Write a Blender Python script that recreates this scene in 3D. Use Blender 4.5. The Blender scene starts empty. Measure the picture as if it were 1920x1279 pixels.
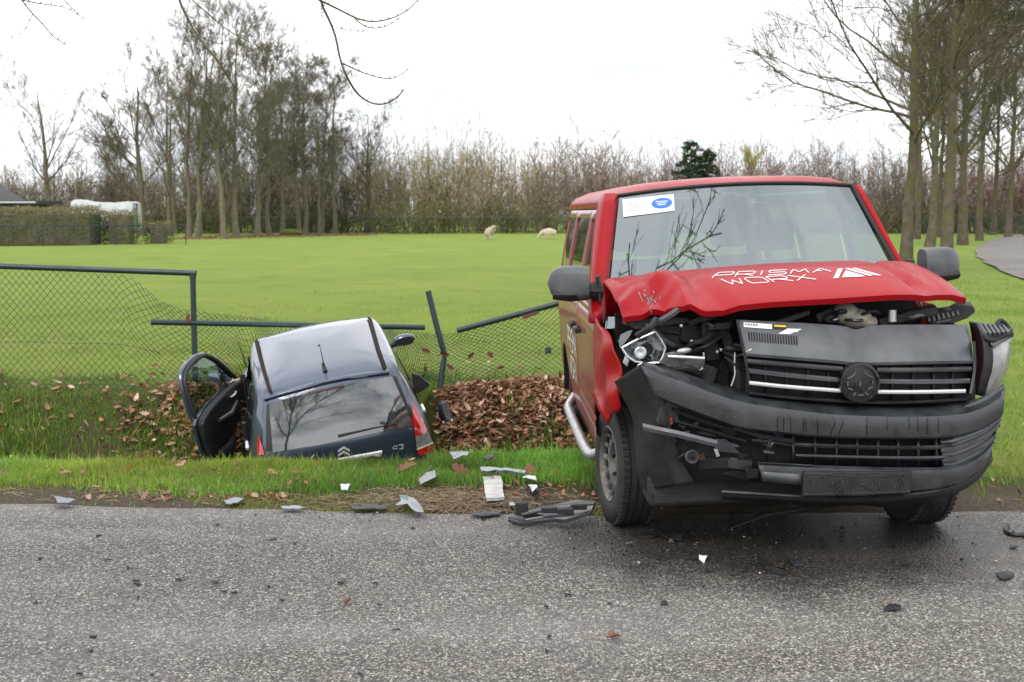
import bpy, bmesh, math, random
import numpy as np
from mathutils import Vector, Matrix

# ------------------------------------------------------------------ camera, sky, sun, exposure
scene = bpy.context.scene
FPX, CX, CY, HOR, CAMH = 2400.0, 960.0, 639.5, 400.0, 1.74      # photograph: focal length in pixels, centre, horizon row, eye height
TH = math.atan((CY - HOR) / FPX)
cam_d = bpy.data.cameras.new('camera')
cam_d.sensor_width = 36.0
cam_d.lens = FPX / 1920.0 * 36.0
cam_d.clip_start = 0.1
cam_d.clip_end = 2000.0
cam_d.dof.use_dof = True
cam_d.dof.focus_distance = 7.6
cam_d.dof.aperture_fstop = 5.0
cam = bpy.data.objects.new('camera', cam_d)
scene.collection.objects.link(cam)
cam.location = (0, 0, CAMH)
cam.rotation_euler = (math.pi / 2 - TH, 0, 0)
scene.camera = cam

SUN_EL, SUN_AZ = math.radians(48), math.radians(200)            # azimuth clockwise from +Y
world = bpy.data.worlds.new('World')
scene.world = world
world.use_nodes = True
wn, wl = world.node_tree.nodes, world.node_tree.links
wn.clear()
w_out = wn.new('ShaderNodeOutputWorld')
w_bg = wn.new('ShaderNodeBackground')
w_sky = wn.new('ShaderNodeTexSky')
w_sky.sky_type = 'NISHITA'
w_sky.sun_disc = False
w_sky.sun_elevation = SUN_EL
w_sky.sun_rotation = SUN_AZ
w_sky.dust_density = 2.0
w_mul = wn.new('ShaderNodeMix'); w_mul.data_type = 'RGBA'; w_mul.blend_type = 'MULTIPLY'
w_mul.inputs[0].default_value = 1.0
w_mul.inputs[7].default_value = (0.9, 0.9, 0.9, 1)
w_tc = wn.new('ShaderNodeTexCoord')
w_map = wn.new('ShaderNodeMapping'); w_map.inputs['Scale'].default_value = (1.0, 1.0, 2.6)
w_n = wn.new('ShaderNodeTexNoise'); w_n.inputs['Scale'].default_value = 2.3; w_n.inputs['Detail'].default_value = 7; w_n.inputs['Roughness'].default_value = 0.55
w_r = wn.new('ShaderNodeValToRGB')
w_r.color_ramp.elements[0].position = 0.34; w_r.color_ramp.elements[0].color = (3.6, 3.95, 4.4, 1)
w_r.color_ramp.elements[1].position = 0.56; w_r.color_ramp.elements[1].color = (9.6, 9.7, 9.8, 1)
w_mix = wn.new('ShaderNodeMix'); w_mix.data_type = 'RGBA'; w_mix.inputs[0].default_value = 0.93   # cloud cover over the blue sky
wl.new(w_tc.outputs['Generated'], w_map.inputs['Vector'])
wl.new(w_map.outputs['Vector'], w_n.inputs['Vector'])
wl.new(w_n.outputs['Fac'], w_r.inputs['Fac'])
wl.new(w_sky.outputs['Color'], w_mix.inputs[6])
wl.new(w_r.outputs['Color'], w_mix.inputs[7])
wl.new(w_mix.outputs[2], w_bg.inputs['Color'])
w_bg.inputs['Strength'].default_value = 0.1
wl.new(w_bg.outputs['Background'], w_out.inputs['Surface'])

sun_d = bpy.data.lights.new('sun', 'SUN')
sun_d.energy = 1.0
sun_d.angle = math.radians(20)
sun_d.color = (1.0, 0.95, 0.88)
sun = bpy.data.objects.new('sun', sun_d)
scene.collection.objects.link(sun)
sd = Vector((math.sin(SUN_AZ) * math.cos(SUN_EL), math.cos(SUN_AZ) * math.cos(SUN_EL), math.sin(SUN_EL)))
sun.rotation_euler = sd.to_track_quat('Z', 'Y').to_euler()

scene.view_settings.view_transform = 'Standard'
scene.view_settings.look = 'None'
scene.view_settings.exposure = 1.1
scene.view_settings.gamma = 1.0
scene.view_settings.use_curve_mapping = False

# ------------------------------------------------------------------ helpers
C = scene.collection
rng = np.random.default_rng(7)
random.seed(7)

def ray(px, py):
    u, v = (px - CX) / FPX, (CY - py) / FPX
    c, s = math.cos(TH), math.sin(TH)
    return Vector((u, c + v * s, -s + v * c))
CAMP = Vector((0, 0, CAMH))
def G(px, py, z=0.0):                       # pixel -> point on level z
    d = ray(px, py); return CAMP + d * ((z - CAMH) / d.z)
def PY(px, py, Y):                          # pixel -> point on the plane y = Y
    d = ray(px, py); return CAMP + d * (Y / d.y)

def link(o, parent=None):
    C.objects.link(o)
    if parent is not None: o.parent = parent
    return o
def tag(o, label=None, cat=None, group=None, kind=None):
    if label: o['label'] = label
    if cat: o['category'] = cat
    if group: o['group'] = group
    if kind: o['kind'] = kind
    return o
def thing(name, label, cat, loc=(0, 0, 0), rot=None, group=None):
    o = bpy.data.objects.new(name, None)
    o.empty_display_size = 0.1
    C.objects.link(o)
    if isinstance(loc, Matrix): o.matrix_world = loc
    else:
        o.location = loc
        if rot: o.rotation_euler = rot
    return tag(o, label, cat, group)

def mesh_np(name, V, Fq, mat=None, parent=None, smooth=True, sharp=None, colors=None):
    """fast mesh from arrays; Fq is (M,k) int array, or list of such arrays"""
    V = np.asarray(V, dtype=np.float32).reshape(-1, 3)
    if not isinstance(Fq, list): Fq = [Fq]
    Fq = [np.asarray(f, dtype=np.int32) for f in Fq if len(f)]
    me = bpy.data.meshes.new(name)
    me.vertices.add(len(V)); me.vertices.foreach_set('co', V.ravel())
    tot = np.concatenate([np.full(len(f), f.shape[1], np.int32) for f in Fq])
    idx = np.concatenate([f.ravel() for f in Fq])
    me.loops.add(len(idx)); me.loops.foreach_set('vertex_index', idx)
    st = np.zeros(len(tot), np.int32); st[1:] = np.cumsum(tot)[:-1]
    me.polygons.add(len(tot)); me.polygons.foreach_set('loop_start', st)
    me.polygons.foreach_set('use_smooth', np.full(len(tot), smooth, bool))
    if colors is not None:
        a = me.color_attributes.new('tint', 'FLOAT_COLOR', 'POINT')
        c4 = np.ones((len(V), 4), np.float32); c4[:, :3] = colors
        a.data.foreach_set('color', c4.ravel())
    me.update(calc_edges=True); me.validate()
    if smooth and sharp: me.set_sharp_from_angle(angle=math.radians(sharp))
    if mat: me.materials.append(mat)
    return link(bpy.data.objects.new(name, me), parent)

class MB:
    def __init__(s): s.v, s.f = [], []
    def add(s, v, f):
        o = len(s.v); s.v += [tuple(map(float, p)) for p in v]; s.f += [tuple(i + o for i in q) for q in f]; return s
    def box(s, c, size, R=None):
        hx, hy, hz = size[0] / 2, size[1] / 2, size[2] / 2
        v = [Vector((x, y, z)) for x in (-hx, hx) for y in (-hy, hy) for z in (-hz, hz)]
        if R is not None: v = [R @ p for p in v]
        return s.add([p + Vector(c) for p in v], [(0, 1, 3, 2), (4, 6, 7, 5), (0, 4, 5, 1), (2, 3, 7, 6), (0, 2, 6, 4), (1, 5, 7, 3)])
    def tube(s, pts, r, n=8, cap=True, flat=1.0):
        pts = [Vector(p) for p in pts]; k = len(pts)
        rs = r if isinstance(r, (list, tuple)) else [r] * k
        v, f = [], []
        ref = None
        for i, p in enumerate(pts):
            t = (pts[min(i + 1, k - 1)] - pts[max(i - 1, 0)]).normalized()
            if ref is None: ref = Vector((0, 0, 1)) if abs(t.z) < .9 else Vector((1, 0, 0))
            a = t.cross(ref).normalized(); b = a.cross(t).normalized(); ref = b
            for j in range(n):
                w = 2 * math.pi * j / n
                v.append(p + (a * math.cos(w) + b * math.sin(w) * flat) * rs[i])
        for i in range(k - 1):
            for j in range(n): f.append((i * n + j, i * n + (j + 1) % n, (i + 1) * n + (j + 1) % n, (i + 1) * n + j))
        if cap: f.append(tuple(range(n - 1, -1, -1))); f.append(tuple((k - 1) * n + j for j in range(n)))
        return s.add(v, f)
    def lathe(s, prof, c=(0, 0, 0), axis='y', n=32, closed=False):
        v, f = [], []
        for (r, h) in prof:
            for j in range(n):
                w = 2 * math.pi * j / n; a, b = r * math.cos(w), r * math.sin(w)
                p = {'x': (h, a, b), 'y': (a, h, b), 'z': (a, b, h)}[axis]
                v.append(Vector(p) + Vector(c))
        m = len(prof)
        for i in range(m if closed else m - 1):
            i2 = (i + 1) % m
            for j in range(n): f.append((i * n + j, i * n + (j + 1) % n, i2 * n + (j + 1) % n, i2 * n + j))
        return s.add(v, f)
    def grid(s, P, skip=None):
        m, n = len(P), len(P[0]); v = [p for row in P for p in row]; f = []
        for i in range(m - 1):
            for j in range(n - 1):
                if skip and skip(i, j): continue
                f.append((i * n + j, i * n + j + 1, (i + 1) * n + j + 1, (i + 1) * n + j))
        return s.add(v, f)
    def poly(s, pts): return s.add(pts, [tuple(range(len(pts)))])
    def prism(s, pts, d):
        k = len(pts); pts = [Vector(p) for p in pts]; d = Vector(d)
        f = [tuple(range(k)), tuple(range(2 * k - 1, k - 1, -1))] + [(i, i + k, (i + 1) % k + k, (i + 1) % k) for i in range(k)]
        return s.add(pts + [p + d for p in pts], f)
    def build(s, name, mat, parent=None, smooth=True, sharp=35, solid=0, bevel=0, sub=0, offset=-1):
        me = bpy.data.meshes.new(name); me.from_pydata(s.v, [], s.f)
        bm = bmesh.new(); bm.from_mesh(me)
        bmesh.ops.remove_doubles(bm, verts=bm.verts, dist=1e-5)
        lo = [v for v in bm.verts if not v.link_faces]
        if lo: bmesh.ops.delete(bm, geom=lo, context='VERTS')
        bm.to_mesh(me); bm.free()
        me.polygons.foreach_set('use_smooth', [smooth] * len(me.polygons))
        if smooth and sharp: me.set_sharp_from_angle(angle=math.radians(sharp))
        if mat: me.materials.append(mat)
        o = link(bpy.data.objects.new(name, me), parent)
        if sub:
            m = o.modifiers.new('sub', 'SUBSURF'); m.levels = sub; m.render_levels = sub
        if solid:
            m = o.modifiers.new('solid', 'SOLIDIFY'); m.thickness = solid; m.offset = offset
        if bevel:
            m = o.modifiers.new('bevel', 'BEVEL'); m.width = bevel; m.segments = 2; m.limit_method = 'ANGLE'; m.angle_limit = math.radians(40)
        return o

def resample(pts, n):
    P = [np.array(tuple(p), float) for p in pts]
    d = [0.0]
    for a, b in zip(P, P[1:]): d.append(d[-1] + float(np.linalg.norm(b - a)))
    t = np.linspace(0, d[-1], n); P = np.array(P)
    return [tuple(float(np.interp(q, d, P[:, k])) for k in range(P.shape[1])) for q in t]
def smooth_poly(pts, it=2, closed=False):
    P = [np.array(tuple(p), float) for p in pts]
    for _ in range(it):
        Q = [] if closed else [P[0]]
        m = len(P)
        for i in range(m if closed else m - 1):
            a, b = P[i], P[(i + 1) % m]; Q += [a * .75 + b * .25, a * .25 + b * .75]
        if not closed: Q.append(P[-1])
        P = Q
    return [tuple(p) for p in P]
def lerp(a, b, t): return a + (b - a) * t
def interp(x, xs, ys): return float(np.interp(x, xs, ys))

# ------------------------------------------------------------------ materials
def new_mat(name):
    m = bpy.data.materials.new(name); m.use_nodes = True
    nt = m.node_tree; b = nt.nodes['Principled BSDF']
    return m, nt, b
def mat(name, c, rough=.5, metal=0.0, coat=0.0, c2=None, vscale=4.0, vlo=.4, vhi=.65, bump=0.0, bscale=60.0, spec=.5, r2=None, detail=6.0, trans=0.0, sheen=0.0, alpha=1.0, objrand=0.0):
    m, nt, b = new_mat(name); N, L = nt.nodes, nt.links
    b.inputs['Base Color'].default_value = (*c, 1)
    b.inputs['Roughness'].default_value = rough
    b.inputs['Metallic'].default_value = metal
    b.inputs['Coat Weight'].default_value = coat
    b.inputs['Coat Roughness'].default_value = .06
    b.inputs['Specular IOR Level'].default_value = spec
    b.inputs['Transmission Weight'].default_value = trans
    b.inputs['Alpha'].default_value = alpha
    tc = N.new('ShaderNodeTexCoord')
    if c2 is not None or r2 is not None:
        n = N.new('ShaderNodeTexNoise'); n.inputs['Scale'].default_value = vscale; n.inputs['Detail'].default_value = detail; n.inputs['Roughness'].default_value = .62
        L.new(tc.outputs['Object'], n.inputs['Vector'])
        mr = N.new('ShaderNodeMapRange'); mr.inputs[1].default_value = vlo; mr.inputs[2].default_value = vhi
        L.new(n.outputs['Fac'], mr.inputs[0])
        if c2 is not None:
            mx = N.new('ShaderNodeMix'); mx.data_type = 'RGBA'
            mx.inputs[6].default_value = (*c, 1); mx.inputs[7].default_value = (*c2, 1)
            L.new(mr.outputs[0], mx.inputs[0]); L.new(mx.outputs[2], b.inputs['Base Color'])
        if r2 is not None:
            m2 = N.new('ShaderNodeMapRange'); m2.inputs[3].default_value = rough; m2.inputs[4].default_value = r2
            L.new(mr.outputs[0], m2.inputs[0]); L.new(m2.outputs[0], b.inputs['Roughness'])
    if bump:
        n2 = N.new('ShaderNodeTexNoise'); n2.inputs['Scale'].default_value = bscale; n2.inputs['Detail'].default_value = 5
        L.new(tc.outputs['Object'], n2.inputs['Vector'])
        bp = N.new('ShaderNodeBump'); bp.inputs['Strength'].default_value = bump; bp.inputs['Distance'].default_value = .01
        L.new(n2.outputs['Fac'], bp.inputs['Height']); L.new(bp.outputs['Normal'], b.inputs['Normal'])
    return m
def glass(name, tint=(.75, .85, .82), dark=0.0, rough=.02, ior=1.5, boost=1.0):
    m, nt, b = new_mat(name); N, L = nt.nodes, nt.links
    N.remove(b)
    tr = N.new('ShaderNodeBsdfTransparent'); tr.inputs['Color'].default_value = (*[t * (1 - dark) for t in tint], 1)
    gl = N.new('ShaderNodeBsdfGlossy'); gl.inputs['Roughness'].default_value = rough; gl.inputs['Color'].default_value = (.86, .96, 1.0, 1)
    fr = N.new('ShaderNodeFresnel'); fr.inputs['IOR'].default_value = ior
    mx = N.new('ShaderNodeMixShader')
    if boost != 1.0:
        mu = N.new('ShaderNodeMath'); mu.operation = 'MULTIPLY'; mu.use_clamp = True; mu.inputs[1].default_value = boost
        L.new(fr.outputs[0], mu.inputs[0]); L.new(mu.outputs[0], mx.inputs[0])
    else: L.new(fr.outputs[0], mx.inputs[0])
    L.new(tr.outputs[0], mx.inputs[1]); L.new(gl.outputs[0], mx.inputs[2])
    L.new(mx.outputs[0], N['Material Output'].inputs['Surface'])
    return m

M = {}
M['red'] = mat('red_paint', (.33, .004, .009), .36, coat=.16, c2=(.30, .004, .009), vscale=3, r2=.44, spec=.14)
M['red_dusty'] = mat('dusty_red_paint', (.26, .012, .013), .38, coat=.5, c2=(.24, .085, .062), vscale=2.2, vlo=.35, vhi=.75, r2=.5)
M['plastic'] = mat('grey_black_plastic', (.014, .016, .019), .27, c2=(.042, .046, .052), vscale=9, vlo=.35, vhi=.75, r2=.5, spec=.85, bump=.05, bscale=400)
M['plastic_d'] = mat('black_plastic', (.010, .010, .011), .5, c2=(.02, .02, .021), vscale=9, r2=.7, bump=.05, bscale=300)
M['plastic_g'] = mat('mid_grey_plastic', (.050, .055, .064), .34, spec=.7, c2=(.10, .104, .112), vscale=5, r2=.6, bump=.05, bscale=350)
M['void'] = mat('void_black', (.006, .006, .006), .8)  # near-black for cavities, backings, gaps and hidden inner parts
M['engine'] = mat('engine_grime', (.012, .012, .012), .5, c2=(.03, .028, .026), vscale=14, r2=.8, bump=.4, bscale=60)
M['chrome'] = mat('chrome_trim', (.88, .89, .90), .28, .45, c2=(.74, .75, .76), vscale=12, r2=.4)
M['steel'] = mat('painted_steel_rim', (.19, .185, .175), .42, .6, c2=(.11, .10, .09), vscale=14, r2=.65)
M['alloy'] = mat('brushed_aluminium', (.55, .56, .57), .34, .9, c2=(.42, .42, .41), vscale=9, r2=.5)
M['rubber'] = mat('tyre_rubber', (.016, .016, .016), .72, c2=(.032, .031, .029), vscale=10, r2=.9, bump=.25, bscale=90)
M['white'] = mat('white_vinyl', (.78, .78, .78), .4)
M['paper'] = mat('white_paper', (.74, .76, .77), .6)
M['cream'] = mat('cream_tank_plastic', (.42, .39, .32), .4, c2=(.32, .29, .23), vscale=12)
M['yellow'] = mat('yellow_label', (.62, .45, .02), .5)
M['blue'] = mat('blue_print', (.03, .16, .55), .5)
M['rust'] = mat('rusty_brown', (.10, .035, .012), .8, c2=(.05, .02, .01), vscale=25)
M['windshield'] = glass('windshield_glass', (.42, .52, .52), .0, ior=2.3, boost=1.4)
M['side_glass'] = glass('side_glass', (.35, .42, .40), .0, ior=1.6)
M['lens'] = glass('clear_lens', (.92, .94, .95), 0, .03, 1.5)
M['seat'] = mat('grey_seat_cloth', (.022, .023, .026), .9, c2=(.035, .036, .04), vscale=20)
M['dash'] = mat('dashboard_grey', (.05, .052, .055), .65)
# ------------------------------------------------------------------ the crashed red van
VBASE = Matrix.Translation((1.452, 7.14, 0)) @ Matrix.Rotation(math.radians(-90 + 1.2), 4, 'Z')
VM = VBASE @ Matrix.Rotation(math.radians(2.6), 4, 'X')
VI = VM.inverted()
_vo = VI @ CAMP
def V(px, py, x):                          # pixel -> van-local point on the plane x (distance in front of the front axle)
    d = VI.to_3x3() @ ray(px, py)
    return _vo + d * ((x - _vo.x) / d.x)
def xb(y):                                 # plan shape of the nose
    a = min(abs(y) / .97, 1.15)
    return .90 - .10 * a ** 2 - .26 * max(0, a - .55) ** 1.6
def S(px, py, off=0.0):                    # pixel -> point on the nose surface, pushed forward by off
    p = V(px, py, .85)
    for _ in range(6): p = V(px, py, xb(p.y) + off)
    return p
van = thing('van', 'red passenger van with smashed front, crumpled hood and hanging black bumper', 'van', VM)

WZ = [.30, .42, .60, .80, 1.0, 1.12, 1.20, 1.30, 1.45, 1.60, 1.72, 1.80, 1.86, 1.90, 1.935, 1.97]
WW = [.895, .92, .935, .942, .942, .938, .93, .918, .89, .858, .828, .803, .783, .742, .65, 0]
def vw(z, x=-1.0):
    w = interp(z, WZ, WW)
    if x > .05: w *= 1 - .10 * ((x - .05) / .75) ** 2
    if x < -3.5: w *= 1 - .05 * ((-3.5 - x) / .5) ** 2
    return w
def xA(z): return -.03 - max(0, z - 1.2) * 1.10      # front line of the door window / A pillar
def arch(x):
    z = .32
    for xc in (0.0, -3.0):
        if abs(x - xc) < .43: z = max(z, .33 + math.sqrt(.43 ** 2 - (x - xc) ** 2))
    return z
def vside(sg, x0, x1, zr, nx, name, parent, m, off=0.0, crumple=None):
    P = []
    for z01 in zr:
        row = []
        for i in range(nx + 1):
            x = lerp(x0, x1, i / nx); zb = arch(x)
            z = lerp(zb, .82, z01) if z01 <= 1 else lerp(.82, 1.20, z01 - 1)
            p = Vector((x, sg * (vw(z, x) + off), z))
            if crumple: p = crumple(p)
            row.append(p)
        P.append(row)
    b = MB().grid(P)
    return b.build(name, m, parent, solid=.012, sharp=40)
ZR = [0, .25, .5, .75, 1, 1.25, 1.5, 1.75, 2.0]
for sg in (-1, 1):
    rear = vside(sg, -3.95, -1.44, ZR, 40, 'rear_side_panel', van, M['red_dusty'])
    door = vside(sg, -1.425, -.10, ZR, 16, 'front_door', van, M['red_dusty'])
    # sliding rail, handles
    hb = MB(); hb.box((-1.20, sg * (vw(1.02) + .025), 1.03), (.19, .022, .035)); hb.box((-1.28, sg * (vw(1.02) + .01), 1.03), (.03, .03, .03)); hb.box((-1.12, sg * (vw(1.02) + .01), 1.03), (.03, .03, .03))
    hb.build('door_handle', M['plastic_d'], door, bevel=.006)
    hb = MB(); hb.box((-1.62, sg * (vw(1.02) + .025), 1.03), (.19, .022, .035)); hb.box((-1.70, sg * (vw(1.02) + .01), 1.03), (.03, .03, .03)); hb.box((-1.55, sg * (vw(1.02) + .01), 1.03), (.03, .03, .03))
    hb.build('door_handle', M['plastic_d'], rear, bevel=.006)
    ps = MB(); ps.grid([[(lerp(-1.36, -.14, i / 10), sg * (vw(z) + .002 + (.010 if 0 < k < 3 else 0)), z) for i in range(11)] for k, z in enumerate((.50, .53, .59, .62))]); ps.build('door_moulding', M['red_dusty'], door)
    # upper side with window frames
    st = [-3.95, -3.80, -2.78, -2.66, -1.47, -1.33]
    cols = []
    for a, b2 in zip(st, st[1:]): cols += [lerp(a, b2, k / 4) for k in range(4)]
    cols.append(-1.33)
    zs = [1.20, 1.235, 1.30, 1.40, 1.50, 1.60, 1.70, 1.745, 1.80]
    nfix = len(cols)
    def upper(off=0.0):
        P = []
        for z in zs:
            xf = xA(z) - .13; row = [Vector((x, sg * (vw(z, x) + off), z)) for x in cols]
            xe = max(xf, -1.25)
            for k in range(1, 7): row.append(Vector((lerp(-1.33, xe, k / 6), sg * (vw(z) + off), z)))
            P.append(row)
        return P
    P = upper()
    def is_win(i, j):
        if not (1 <= i < 7): return False
        x = cols[j] if j < nfix else -1.0
        if j >= nfix - 1: return True
        return (-3.80 <= x < -2.781) or (-2.66 <= x < -1.471)
    MB().grid(P, skip=is_win).build('window_frame', M['red_dusty'], van, solid=.03)
    Pg = upper(-.014)
    for nm, t in (('quarter_window', lambda j: j < nfix - 1 and -3.80 <= cols[j] < -2.781), ('sliding_window', lambda j: j < nfix - 1 and -2.66 <= cols[j] < -1.471), ('door_window', lambda j: j >= nfix - 1)):
        MB().grid(Pg, skip=lambda i, j, t=t: not (1 <= i < 7 and t(j))).build(nm, M['side_glass'], van)
    # A pillar: glass edge -> outer bead -> door window front
    rows = []
    for k in range(13):
        t = k / 12; z = lerp(1.16, 1.880, t); rs = .03 if sg > 0 else 0
        wx, wy = lerp(-.105, -.80, t), lerp(.905, .720, t) + rs
        ox, oy = lerp(-.07, -.775, t), lerp(.930, .765, t) + rs
        ix = xA(z) - .135 if z > 1.2 else -.165
        rows.append([Vector((wx, sg * wy, z)), Vector((lerp(wx, ox, .6) + .012, sg * lerp(wy, oy, .5), z)), Vector((ox, sg * oy, z)), Vector((lerp(ox, ix, .4), sg * lerp(oy, vw(z), .75), z)), Vector((ix, sg * vw(z), z))])
    MB().grid(rows).build('windshield_pillar', M['red'], van, solid=.03, sharp=60)
    # black rubber between glass and pillar
    MB().tube([(r[0].x + .006, r[0].y - sg * .004, r[0].z) for r in rows], .012, 6).build('window_seal', M['plastic_d'], van)

# roof
RP = []
yy = [(-.80, 1.81), (-.782, 1.865), (-.742, 1.902), (-.65, 1.938), (-.5, 1.955), (-.35, 1.964), (-.18, 1.970), (0, 1.972)]
yy = yy + [(-y, z) for y, z in yy[-2::-1]]
for k in range(25):
    row = []
    for (y, z) in yy:
        xf = -.715 - .10 * (y / .72) ** 2
        x = lerp(xf, -3.95, (k / 24) ** 1.4)
        dz = -.055 * max(0, 1 - (xf - x) / .30) ** 2 - .03 * max(0, (-3.6 - x) / .35) ** 2
        row.append(Vector((x, y * (1.03 if y > 0 else 1), z + dz * (1 if abs(y) < .7 else .25))))
    RP.append(row)
MB().grid(RP).build('roof', M['red'], van, solid=.02, sharp=50)
# windshield
def wsurf(u, t, off=0.0):                 # u -1..1 across, t 0..1 up
    y = u * (lerp(.905, .716, t) + (.03 if u > 0 else 0))
    x = lerp(-.02, -.715, t) - .085 * u * u
    z = lerp(1.13, 1.918, t) - .04 * u * u * t
    return Vector((x + off * .75, y, z + off * .66))
MB().grid([[wsurf(u, t) for u in np.linspace(-1, 1, 25)] for t in np.linspace(0, 1, 13)]).build('windshield', M['windshield'], van)
def wpatch(px, py, off):
    p = V(px, py, -.4)
    for _ in range(12):
        # iterate x from height on the glass
        t = (p.z - 1.13) / 0.788; u = p.y / lerp(.905, .716, t)
        t = (p.z + .04 * u * u * t - 1.13) / 0.788
        p = V(px, py, lerp(-.02, -.715, t) - .085 * u * u + off * .75)
    return p
def wgrid(tl, tr, br, bl, n, m, off):
    return [[wpatch(lerp(lerp(tl[0], tr[0], i / n), lerp(bl[0], br[0], i / n), j / m), lerp(lerp(tl[1], tr[1], i / n), lerp(bl[1], br[1], i / n), j / m), off) for i in range(n + 1)] for j in range(m + 1)]
stk = MB().grid(wgrid((1167, 374), (1263, 364), (1265, 395), (1169, 407), 8, 4, .006)).build('windshield_notice', M['paper'], van)
tag(stk, 'white paper notice with blue oval taped inside the windshield')
ov = [wpatch(1241 + 19.5 * math.cos(a), 381 + 10 * math.sin(a) - 1.5 * math.cos(a), .0085) for a in np.linspace(0, 2 * math.pi, 24, endpoint=False)]
MB().poly(ov).build('blue_oval', M['blue'], stk)
lw = MB()
for k in range(3): lw.grid(wgrid((1229 + k * 2, 377.5 + k * 3.2), (1252 - k * 2, 376 + k * 3.2), (1252 - k * 2, 377.3 + k * 3.2), (1229 + k * 2, 378.8 + k * 3.2), 2, 1, .0105))
lw.build('print', M['paper'], stk)
lw = MB()
for k in range(4): lw.grid(wgrid((1176, 381 + k * 4.5), (1198 + 6 * (k % 2), 379 + k * 4.5), (1198 + 6 * (k % 2), 380.2 + k * 4.5), (1176, 382.2 + k * 4.5), 2, 1, .0085))
lw.build('print', mat('grey_print', (.35, .42, .5), .6), stk)
# black band and top trim of the glass
MB().tube([wsurf(u, 1.0, .004) for u in np.linspace(-1, 1, 25)], .011, 6).build('window_seal', M['plastic_d'], van)
# wipers / cowl
MB().grid([[Vector((lerp(-.06, .12, j / 3), y, 1.12 - .02 * j)) for y in np.linspace(-.83, .83, 13)] for j in range(4)]).build('cowl', M['plastic_d'], van, solid=.02)

# interior
ib = MB(); ib.box((-.42, 0, 1.0), (.55, 1.58, .20)); ib.box((-.25, 0, 1.09), (.36, 1.50, .07)); ib.build('dashboard', M['dash'], van, bevel=.03)
ib = MB(); ib.box((-1.95, 0, .45), (4.0, 1.70, .06)); ib.build('cabin_floor', M['void'], van)
for (x, y) in ((-1.30, -.42), (-1.30, .42), (-2.35, -.45), (-2.35, .30)):
    s_ = MB()
    s_.grid([[Vector((x - .02 - .12 * t + (.05 if 0 < k < 8 else -.06), y + (k - 4) * .058, .80 + .62 * t)) for k in range(9)] for t in np.linspace(0, 1, 7)])
    st_ = s_.build('seat', M['seat'], van, solid=.14, bevel=.05)
    h_ = MB(); h_.grid([[Vector((x - .17 - .02 * t + .03 * math.cos(k / 6 * math.pi - math.pi / 2), y + (k - 3) * .047, 1.48 + .19 * t)) for k in range(7)] for t in np.linspace(0, 1, 5)])
    h_.build('headrest', M['seat'], st_, solid=.09, bevel=.035)
sw = MB(); th_ = math.radians(28)
ring = [Vector((-.66 - math.sin(th_) * .19 * math.sin(a) * 1, .40 + .19 * math.cos(a), 1.10 + .19 * math.sin(a) * math.cos(th_))) for a in np.linspace(0, 2 * math.pi, 25)]
sw.tube(ring, .016, 8, cap=False); sw.box((-.64, .40, 1.10), (.05, .14, .10)); sw.box((-.65, .40, 1.09), (.02, .34, .03))
sw.build('steering_wheel', M['plastic_d'], van)
rm = MB(); rm.box((-.74, 0, 1.735), (.03, .24, .065)); rm.tube([(-.74, 0, 1.76), (-.76, 0, 1.86)], .012, 6); rm.build('inside_mirror', M['plastic_d'], van, bevel=.012)
for sg in (-1, 1):
    sv = MB(); sv.box((-.86, sg * .36, 1.845), (.20, .44, .02)); sv.build('sun_visor', M['paper'], van, bevel=.008)
# tail wall with window hole
b_ = MB()
zz = [.32, .8, 1.22, 1.72, 1.90]; 
def tw(z): return max(.05, vw(z, -3.95))
yf = [-1, -.86, 0, .86, 1]
b_.grid([[Vector((-3.97, f * tw(z), z)) for f in yf] for z in zz], skip=lambda i, j: i == 2 and j in (1, 2))
b_.build('tailgate', M['red_dusty'], van, solid=.03)
MB().grid([[Vector((-3.985, f * tw(z), z)) for f in (-.86, 0, .86)] for z in (1.22, 1.72)]).build('tailgate_window', M['side_glass'], van)

MB().box((.07, 0, 1.0), (.06, 1.66, .46)).build('firewall', M['void'], van)
# right-hand fender (buckled) and left-hand fender
def crum(p):
    k = max(0, p.x - .0) / .5
    n = math.sin(p.x * 17 + p.z * 9) * .5 + math.sin(p.z * 23 - p.x * 11) * .5
    return Vector((p.x - .05 * k * max(0, 1 - p.z), p.y - .030 * n * k + .02 * k, p.z + .02 * k * math.sin(p.y * 9 + p.x * 13)))
def fender(sg, x1, cr, m):
    P = []
    for t in np.linspace(0, 1, 19):
        row = []
        for i in range(15):
            x = lerp(-.085, x1(t), i / 14); zb = max(arch(x), arch(min(x, .30)))
            zt = 1.20 - .10 * max(0, x) / .6
            z = lerp(zb, zt, t); fl = .022 * max(0, 1 - (z - zb) / .06)
            p = Vector((x, sg * (vw(z, x) + fl), z))
            if cr: p = cr(p)
            row.append(p)
        P.append(row)
    return MB().grid(P).build('fender', m, van, solid=.01, sharp=50)
fr = fender(-1, lambda t: interp(t, [0, .12, .3, .6, .85, 1], [.30, .36, .54, .55, .50, .46]), crum, M['red'])
tag(fr, 'buckled red front fender torn open at the headlight')
fender(1, lambda t: interp(t, [0, .3, 1], [.44, .50, .52]), None, M['red'])
# side step bar
for sg in (-1, 1):
    xs_ = [(-.38, .87, .40), (-.42, .93, .345), (-.52, .965, .33), (-1.2, .97, .33), (-2.3, .97, .33), (-2.46, .96, .335), (-2.55, .90, .40)]
    MB().tube([(x, sg * y, z) for x, y, z in smooth_poly(xs_, 2)], .034, 12).build('step_bar', M['alloy'], van)
# under body block so nothing shows through
ub = MB(); ub.box((-1.9, 0, .36), (4.0, 1.5, .18)); ub.build('underbody', M['void'], van)
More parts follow.
